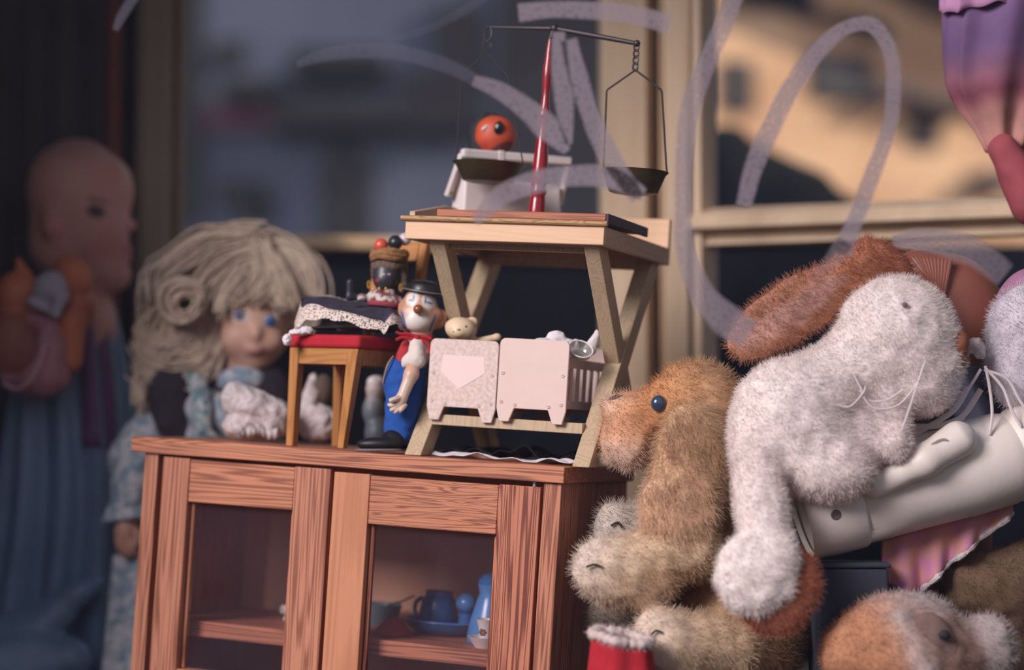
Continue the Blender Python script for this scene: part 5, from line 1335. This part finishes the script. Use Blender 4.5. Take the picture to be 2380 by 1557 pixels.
# white vinyl boot under the rabbit
M_vinylw = mat('white_leatherette', (240, 230, 220), 0.42, var=0.05, scale=20, bump=0.1, bscale=150)
YW = -0.056
bo = thing('doll_boot', 'white leatherette doll boot with snap stud lying under the rabbit', 'boot', (P(2080, 1160, YW)[0], YW, P(0, 1400, YW)[2]))
a_, b_ = P(1862, 1196, YW), P(2330, 1066, YW + 0.01)
ax = b_ - a_; LBo = np.linalg.norm(ax)
R0 = 106 * S(YW)
mb = MB(); mb.lathe(a_, ax, [(R0 * 0.90, 0.004), (R0 * 0.96, 0.0), (R0 * 1.01, 0.003), (R0 * 1.03, LBo * 0.12), (R0 * 1.03, LBo * 0.255), (R0 * 1.0, LBo * 0.268)], 48, cap=False); mb.build('cuff', M_vinylw, bo, solid=0.003)
mb = MB(); mb.lathe(a_, ax, [(R0 * 0.97, LBo * 0.20), (R0 * 0.98, LBo * 0.5), (R0 * 1.0, LBo * 0.72), (R0 * 1.02, LBo * 0.80), (R0 * 1.0, LBo * 1.0), (R0 * 0.9, LBo * 1.08), (R0 * 0.6, LBo * 1.16), (0, LBo * 1.2)], 48, cap=False); mb.build('shaft', M_vinylw, bo, solid=0.003)
ring = lambda f, r, t_: MB().tube([a_ + ax * f + R0 * r * (np.array([0, 1, 0]) * math.cos(q) + np.cross(ax / LBo, [0, 1, 0]) * math.sin(q)) for q in np.linspace(0, 2 * math.pi, 48, endpoint=False)], t_, 6, closed=True)
ring(0.262, 1.02, 0.0012).build('seam', mat('seam_thread', (170, 156, 150), 0.8), bo)
ring(0.74, 1.005, 0.0014).build('seam', mat('seam_thread', (170, 156, 150), 0.8), bo)
c_ = P(1943, 1196, YW - 0.052)
mb = MB(); mb.lathe(c_, (0.05, -1, -0.1), [(0, 0.0), (0.0055, 0.0), (0.006, 0.001), (0.005, 0.002), (0.0034, 0.0016), (0, 0.0014)], 20); mb.build('snap_stud', mat('pewter_stud', (128, 118, 116), 0.35, metal=0.6), bo)
st_ = blob('strap', [K(2036, 1128, YW - 0.052, 30, 2150, 1070, YW - 0.056, 36, (222, 210, 204)), K(2150, 1070, YW - 0.056, 36, 2226, 1022, YW - 0.046, 44, (222, 210, 204))], M_vinylw, bo, res=0.0028, k=0.01)
mb = MB(); p = [P(a, b, YW - 0.0665) for a, b in ((2140, 1052), (2185, 1024), (2205, 1026))]; mb.tube(catmull(p, 6), 0.002, 6); mb.build('strap_crease', mat('crease', (160, 148, 142), 0.7), bo)
blob('toe', [E(2390, 1050, YW + 0.006, 100, 116, 96, (1, 1, 1))], M_vinylw, bo, res=0.004)

# dark draped box that carries the boot
M_slate = mat('slate_cloth', (62, 66, 82), 0.9, var=0.3, scale=14)
bxx = P(1880, 0, -0.06)[0], P(2044, 0, -0.06)[0]
zbx = P(0, 1318, -0.06)[2]
t = thing('cloth_box', 'slate blue cloth covered box standing under the white boot', 'box', ((bxx[0] + bxx[1]) / 2, -0.05, 0))
mb = MB(); mb.box((bxx[0], -0.085, 0.0), (bxx[1], -0.01, zbx)); mb.build('box', M_slate, t, bevel=0.004)
mb = MB(); mb.box((bxx[0] - 0.002, -0.087, zbx + 0.0002), (bxx[1] + 0.002, -0.008, zbx + 0.006)); mb.build('lid', M_slate, t, bevel=0.002)

# brown pleated pouch behind the rabbit's head
M_pouch = mat('brown_leather', (150, 90, 74), 0.45, var=0.2, scale=20)
YP = 0.05
po = thing('leather_pouch', 'brown leather pouch with gathered pleats behind the head of the white rabbit', 'pouch', (P(2210, 740, YP)[0], YP, P(0, 900, YP)[2]))
blob('bag', [E(2220, 760, YP, 126, 172, 80, (1, 1, 1), ang=-8), E(2150, 640, YP - 0.004, 74, 60, 50, (1, 1, 1), ang=20), Cw((P(2230, 0, YP)[0], YP + 0.01, P(0, 860, YP)[2]), 0.045, (P(2230, 0, YP)[0], YP + 0.06, 0.034), 0.030, (1, 1, 1))], M_pouch, po, res=0.0034, k=0.014)
for i in range(11):
    f = i / 10
    mb = MB(); mb.tube(catmull([P(2118 + 92 * f, 594 + 6 * f, YP - 0.026 - 0.008 * f), P(2140 + 60 * f, 624 + 28 * f, YP - 0.034 - 0.006 * f), P(2152 + 26 * f + 10, 650 + 62 * f, YP - 0.037 - 0.003 * f)], 6), [0.0012] + [0.0026] * 10 + [0.0021, 0.0012], 7); mb.build('pleat', M_pouch, po)

# white furry toy at the picture edge
YE = -0.04
wf = thing('plush_lamb', 'white woolly toy in pink bonnet cropped by the picture edge', 'plush toy', (P(2420, 850, YE)[0], YE, 0))
o = blob('body', [E(2400, 790, YE, 106, 140, 100, (222, 214, 222)), E(2360, 880, YE - 0.01, 60, 70, 60, (222, 214, 222)), E(2440, 865, YE, 100, 84, 100, (222, 214, 222))], M_plush, wf, res=0.0038, k=0.02, bumps=0.003, bscale=60)
fur(o, 7000, 0.006, 0.6, 0.0004, seed=12)
blob('bonnet', [E(2405, 740, YE + 0.016, 96, 120, 92, (184, 128, 160)), E(2360, 800, YE + 0.02, 40, 90, 60, (140, 84, 150))], mat('pink_bonnet', (0, 0, 0), 0.8, attr='Col', var=0.2, scale=40), wf, res=0.0036, k=0.014, tau=0.01)
for i, pts in enumerate((((2290, 850), (2300, 900), (2306, 960), (2300, 1010)), ((2290, 855), (2330, 900), (2350, 950), (2372, 990)), ((2288, 860), (2340, 880), (2370, 930), (2392, 960)), ((2280, 858), (2260, 890), (2250, 905)))):
    mb = MB(); mb.tube(catmull([P(a, b, YE - 0.052) for a, b in pts], 6), 0.0018, 7); mb.build('yarn', M_thread, wf)
blob('lace_tip', [E(2274, 812, YE - 0.04, 16, 26, 10, (1, 1, 1), ang=-20), E(2262, 800, YE - 0.04, 12, 8, 8, (1, 1, 1), ang=30)], M_lacecloth, wf, res=0.002, bumps=0.002, bscale=200)

# gauze and scraps between rabbit and boot
M_gauze = mat('blue_grey_tulle', (132, 136, 156), 0.9, rgb2=(84, 92, 116), scale=30, soft=0.4)
YZ = -0.012
gz = thing('tulle', 'bundle of blue grey tulle stuffed between the rabbit and the woolly toy', 'tulle', (P(2270, 980, YZ)[0], YZ, P(0, 1060, YZ)[2]))
G = []
for i, u in enumerate(np.linspace(0, 1, 40)):
    G.append([P(2140 + 270 * u + 14 * math.sin(9 * w + 5 * u), 1040 - 150 * w - 40 * math.sin(3 * u) * w, YZ - 0.012 * math.sin(14 * u + 3 * w) - 0.03 * (1 - w)) for w in np.linspace(0, 1, 24)])
mb = MB(); mb.sheet(G); mb.build('fold', M_gauze, gz, solid=0.001, angle=0)
for pts in (((2120, 1010), (2170, 985), (2220, 950), (2250, 900)), ((2110, 990), (2180, 990), (2240, 970)), ((2190, 1000), (2240, 965), (2280, 905))):
    mb = MB(); mb.tube(catmull([P(a, b, YZ - 0.05) for a, b in pts], 6), 0.0034, 7, flat=0.5); mb.build('ribbon', M_thread, gz)
t = thing('knitted_ball', 'dark green knitted ball half hidden under the chin of the rabbit', 'ball', P(2165, 935, YR + 0.05))
blob('ball', [E(2165, 930, YR + 0.078, 42, 62, 36, (1, 1, 1))], mat('green_knit', (72, 84, 62), 0.95, bump=1.0, bscale=260, var=0.4, scale=120), t, res=0.0024, bumps=0.002, bscale=160)
t = thing('wooden_bead', 'maroon wooden bead beside the green knitted ball', 'bead', P(2128, 950, YR + 0.03))
mb = MB(); mb.ell(P(2130, 955, YR + 0.050), np.array([24, 22, 34]) * S(YR)); mb.lathe(P(2130, 955, YR + 0.050), (0, 0, 1), [(0.004, 0.0162), (0.005, 0.0170), (0.003, 0.0178), (0.002, 0.0165)], 16, cap=False); mb.build('bead', mat('maroon_bead', (116, 56, 44), 0.5), t)

# orange doll hand poking out behind the spaniel
YH = 0.03
hd_ = thing('doll_hand', 'small orange doll hand poking up between the spaniel and the rabbit', 'doll hand', P(1765, 900, YH))
blob('palm', [K(1800, 900, YH, 18, 1830, 930, YH + 0.01, 20, (200, 110, 84)), Cw(P(1830, 930, YH + 0.01), 0.009, P(1850, 1160, YH + 0.03), 0.012, (200, 110, 84))], M_vinyl, hd_, res=0.0022, k=0.008)
for a, b, c_, d in ((1794, 888, 1746, 884), (1790, 898, 1752, 905), (1788, 908, 1752, 918), (1792, 920, 1760, 930)):
    mb = MB(); mb.tube(catmull([P(a, b, YH), P((a + c_) / 2, (b + d) / 2 - 3, YH - 0.002), P(c_, d, YH)], 5), [0.0046] * 5 + [0.0044] * 5 + [0.003], 8); mb.build('finger', mat('orange_vinyl', (206, 110, 80), 0.5), hd_)
mb = MB(); mb.tube(catmull([P(1806, 886, YH - 0.004), P(1792, 872, YH - 0.006), P(1776, 868, YH - 0.006)], 5), [0.005] * 5 + [0.0044] * 5 + [0.003], 8); mb.build('thumb', mat('orange_vinyl', (206, 110, 80), 0.5), hd_)

# pink patterned skirt hanging under the boot
M_pinkp = mat('pink_pattern_cloth', (206, 134, 172), 0.9, rgb2=(206, 150, 118), scale=46, soft=0.35)
YK = -0.03
pk = thing('patterned_skirt', 'pink and gold patterned doll skirt with lace hem below the boot', 'doll skirt', (P(2150, 1300, YK)[0], YK, P(0, 1370, YK)[2]))
top_ = [(2050, 1255), (2120, 1230), (2200, 1205), (2280, 1180), (2350, 1160)]
bot_ = [(2050, 1352), (2125, 1376), (2190, 1320), (2262, 1262), (2350, 1190)]
ta, ba = catmull([P(a, b, YK) for a, b in top_], 8), catmull([P(a, b, YK) for a, b in bot_], 8)
G = [[p * (1 - w) + q * w + np.array([0, 0.007 * math.sin(i * 0.8) * (0.3 + w) - 0.008 * w, 0]) for w in np.linspace(0, 1, 12)] for i, (p, q) in enumerate(zip(ta, ba))]
mb = MB(); mb.sheet(G); mb.build('cloth', M_pinkp, pk, solid=0.004, angle=0)
mb = MB(); mb.tube([g[-1] + np.array([0, 0, -0.001]) for g in G[10:]], [0.0034 + 0.001 * math.sin(i * 2) for i in range(len(G) - 10)], 8); mb.build('lace_hem', M_lacecloth, pk)

# brown plush and tan puppy in the bottom corner
YU = 0.0
bp_ = thing('plush_bear', 'dark brown plush bear lying in shade under the patterned skirt', 'plush toy', (P(2310, 1370, YU)[0], YU, 0))
o = blob('body', [E(2300, 1360, YU, 120, 78, 80, (112, 88, 66)), E(2400, 1340, YU, 90, 90, 80, (104, 82, 64)), Cw(P(2330, 1420, YU + 0.02), 0.045, (P(2330, 0, YU)[0], YU + 0.03, 0.046), 0.045, (100, 78, 60))], M_plush, bp_, res=0.004, k=0.02, bumps=0.003, bscale=50)
fur(o, 5000, 0.007, 0.6, 0.0004, seed=14)
blob('ear', [E(2240, 1312, YU - 0.01, 34, 30, 20, (96, 74, 56))], M_plush, bp_, res=0.003)
YY = -0.14
py_ = thing('plush_puppy', 'tan and white plush puppy head at the bottom of the heap', 'plush toy', (P(2080, 1500, YY)[0], YY, 0))
TN, WG, GB = (190, 134, 100), (190, 178, 176), (142, 114, 102)
o = blob('body', [E(2060, 1510, YY, 138, 112, 104, TN), E(2110, 1440, YY + 0.012, 112, 62, 90, WG), E(2170, 1520, YY - 0.014, 84, 92, 80, GB), K(2095, 1440, YY - 0.038, 14, 2150, 1560, YY - 0.052, 18, WG), E(2290, 1510, YY + 0.004, 70, 84, 70, WG), E(2215, 1530, YY, 80, 70, 80, (150, 112, 90)), E(1960, 1530, YY - 0.004, 44, 50, 60, TN, ang=-30), Cw(P(2100, 1570, YY), 0.052, (P(2110, 0, YY)[0], YY, 0.052), 0.05, TN)], M_plush, py_, res=0.0036, k=0.02, tau=0.006, bumps=0.0025, bscale=60)
fur(o, 9000, 0.006, 0.6, 0.0004, seed=15)
blob('ear', [E(2176, 1490, YY - 0.044, 44, 76, 18, (132, 106, 98), ang=-28)], M_plush, py_, res=0.003, bumps=0.002, bscale=60)
mb = MB(); mb.ell(P(2196, 1476, YY - 0.058), np.array([14, 8, 12]) * S(YY)); mb.build('eye', M_dark, py_)

# pink and purple costume hanging at the upper corner
YV = 0.06
M_gown = mat('pink_purple_gauze', (0, 0, 0), 0.8, attr='Col', var=0.25, scale=26)
gw = thing('hanging_costume', 'pink and violet puppet costume hanging in the upper corner of the window', 'costume', (P(2320, 200, YV)[0], YV, P(0, -150, YV)[2]))
rows = [(-150, 2270), (-60, 2215), (0, 2196), (60, 2193), (150, 2195), (205, 2201), (250, 2226), (300, 2266), (348, 2294)]
colr = [(-150, (140, 104, 146)), (20, (126, 92, 138)), (120, (110, 82, 126)), (185, (140, 88, 108)), (225, (132, 70, 86)), (262, (188, 132, 126)), (320, (206, 152, 138)), (350, (186, 122, 116))]
def ring_rows(lo, hi, n, cx_px, wob, out=0.0):
    G, Cc = [], []
    for py_ in np.linspace(lo, hi, n):
        lxp = np.interp(py_, [r[0] for r in rows], [r[1] for r in rows])
        hw = (cx_px - lxp) * S(YV) + out
        c0 = P(cx_px, py_, YV)
        col = lin(*[np.interp(py_, [q[0] for q in colr], [q[1][k] for q in colr]) for k in range(3)])
        G.append([c0 + np.array([(hw + 0.0025 * math.sin(13 * t_ + py_ * 0.012)) * math.cos(t_), (hw * 0.55 + 0.006 * math.sin(7 * t_ + py_ * 0.01)) * math.sin(t_), 0.004 * math.sin(3 * t_) + 0.002 * math.sin(11 * t_)]) for t_ in np.linspace(0, 2 * math.pi, 110, endpoint=False)])
        Cc += [col] * 110
    return G, Cc
G, Cc = ring_rows(-150, 350, 40, 2345, 1)
mb = MB(); mb.sheet(G, wrap=True); mb.c = Cc; mb.build('gown', M_gown, gw, solid=0.001, angle=0)
G, Cc = ring_rows(-150, 34, 14, 2300, 1, 0.006)
G = [[p + np.array([0, -0.012, -0.006 * (1 - abs(math.cos(t_))) * 0]) for p, t_ in zip(row, np.linspace(0, 2 * math.pi, 110, endpoint=False))] for row in G]
mb = MB(); mb.sheet(G, wrap=True); mb.c = [lin(186, 134, 176)] * len(mb.v); mb.build('overskirt', M_gown, gw, solid=0.001, angle=0)
blob('stocking', [K(2330, 345, YV - 0.022, 34, 2400, 470, YV - 0.02, 54, (168, 78, 88))], M_gown, gw, res=0.0034, bumps=0.002, bscale=40)
mb = MB(); q = P(2330, -150, YV); mb.tube([(q[0], q[1], q[2]), (q[0], q[1], CEIL)], 0.0012, 6); mb.build('string', M_thread, gw)

# ------------------------------------------------------------------ the street-side pane and the scrawl on it
M_front = glassmat('shop_glass', (0.98, 0.98, 0.99), 0.004, 0.01, 0.006, (140, 140, 175), 0.06)
w1 = thing('window_1', None, None, (0, YG, 0)); tag(w1, kind='structure')
mb = MB(); mb.box((-0.95, YG, 0.0), (0.95, YG + 0.004, CEIL)); mb.build('pane', M_front, w1, smooth=False)
for a, b in (((-0.99, YG - 0.03, 0), (-0.95, YG + 0.03, CEIL)), ((0.95, YG - 0.03, 0), (0.99, YG + 0.03, CEIL)), ((-0.95, YG - 0.03, -0.05), (0.95, YG + 0.03, 0.0))):
    mb = MB(); mb.box(a, b); mb.build('frame', M_olive, w1, bevel=0.003)
M_scr = scrawlmat('pale_marker', (134, 124, 134), 0.78)
M_scr2 = scrawlmat('faint_marker', (96, 98, 116), 0.34)
def stroke(pts, wid, m=M_scr, nx=9, cov=(1, 1), chisel=None):
    ctl = catmull([np.array([a, b, 0.0]) for a, b in pts], 10)
    N = len(ctl)
    wv = np.interp(np.linspace(0, 1, N), np.linspace(0, 1, len(wid)), wid)
    vs, fs, uv, cv = [], [], [], []
    s_ = 0.0
    for i, p in enumerate(ctl):
        d = ctl[min(i + 1, N - 1)] - ctl[max(i - 1, 0)]
        d /= np.linalg.norm(d) + 1e-9
        nn = np.array([-d[1], d[0], 0])
        if i: s_ += np.linalg.norm(p - ctl[i - 1])
        for j in range(nx):
            f = j / (nx - 1) - 0.5
            q = p + nn * wv[i] * f * (1 + 0.07 * noise.noise(Vector((s_ * 0.02, f * 3, wid[0]))))
            vs.append(P(q[0], q[1], YG - 0.0004)); uv.append((s_ / 220.0, f * wv[i] / 70.0 + 0.31 * len(pts)))
            cv.append((cov[0] + (cov[1] - cov[0]) * i / (N - 1)) * (0.55 if j in (0, nx - 1) else 1.0))
    for i in range(N - 1):
        for j in range(nx - 1):
            fs.append((i * nx + j, i * nx + j + 1, (i + 1) * nx + j + 1, (i + 1) * nx + j))
    mb = MB(); mb.add(vs, fs)
    o = mb.build('marker_stroke', m, w1, angle=0)
    me = o.data
    ul = me.uv_layers.new(name='UVMap')
    at = me.attributes.new('Cover', 'FLOAT', 'POINT')
    at.data.foreach_set('value', np.array(cv, np.float32))
    for lp in me.loops:
        ul.data[lp.index].uv = uv[lp.vertex_index]
    return o
stroke([(1205, 30), (1290, 22), (1400, 26), (1480, 36), (1556, 56)], [44, 40, 44, 48, 46])
stroke([(690, 150), (760, 126), (850, 116), (940, 124), (1030, 150), (1100, 182)], [16, 34, 40, 38, 36, 30], M_scr2)
stroke([(1100, 186), (1160, 210), (1220, 250), (1270, 296), (1318, 352)], [26, 42, 52, 66, 18], cov=(0.8, 1.1))
stroke([(1298, 74), (1302, 160), (1312, 240), (1322, 336)], [30, 44, 48, 16])
stroke([(1322, 92), (1344, 180), (1370, 260), (1410, 350), (1482, 462)], [40, 46, 44, 52, 34])
stroke([(1104, 516), (1160, 458), (1240, 424), (1340, 408), (1420, 414), (1496, 452)], [22, 50, 56, 50, 56, 30], cov=(0.9, 1.15))
stroke([(1712, -20), (1690, 40), (1650, 130), (1608, 240), (1592, 340), (1588, 470), (1594, 580), (1630, 680), (1690, 745), (1740, 780)], [42, 44, 46, 50, 44, 40, 46, 60, 80, 76], cov=(0.9, 0.9))
stroke([(1728, 480), (1748, 400), (1776, 330), (1830, 220), (1900, 120), (1968, 64), (2030, 60), (2072, 130), (2076, 230), (2062, 310), (2026, 410), (1992, 500), (1956, 590)], [36, 44, 48, 46, 42, 34, 40, 36, 36, 36, 40, 40, 46])
stroke([(1964, 560), (1930, 610), (1880, 650)], [44, 40, 20], cov=(0.8, 0.1))
stroke([(2076, 560), (2130, 556), (2200, 566), (2270, 590), (2336, 640)], [24, 54, 66, 70, 60], cov=(1, 0.6))
stroke([(2216, 860), (2236, 920), (2262, 985), (2290, 1030)], [30, 62, 66, 30], M_scr2, cov=(1, 1))
stroke([(268, 70), (282, 40), (300, 10), (318, -20)], [14, 24, 26, 28], M_scr2)
stroke([(880, 100), (960, 78), (1040, 46), (1130, -10)], [12, 20, 22, 24], M_scr2, cov=(0.4, 0.6))
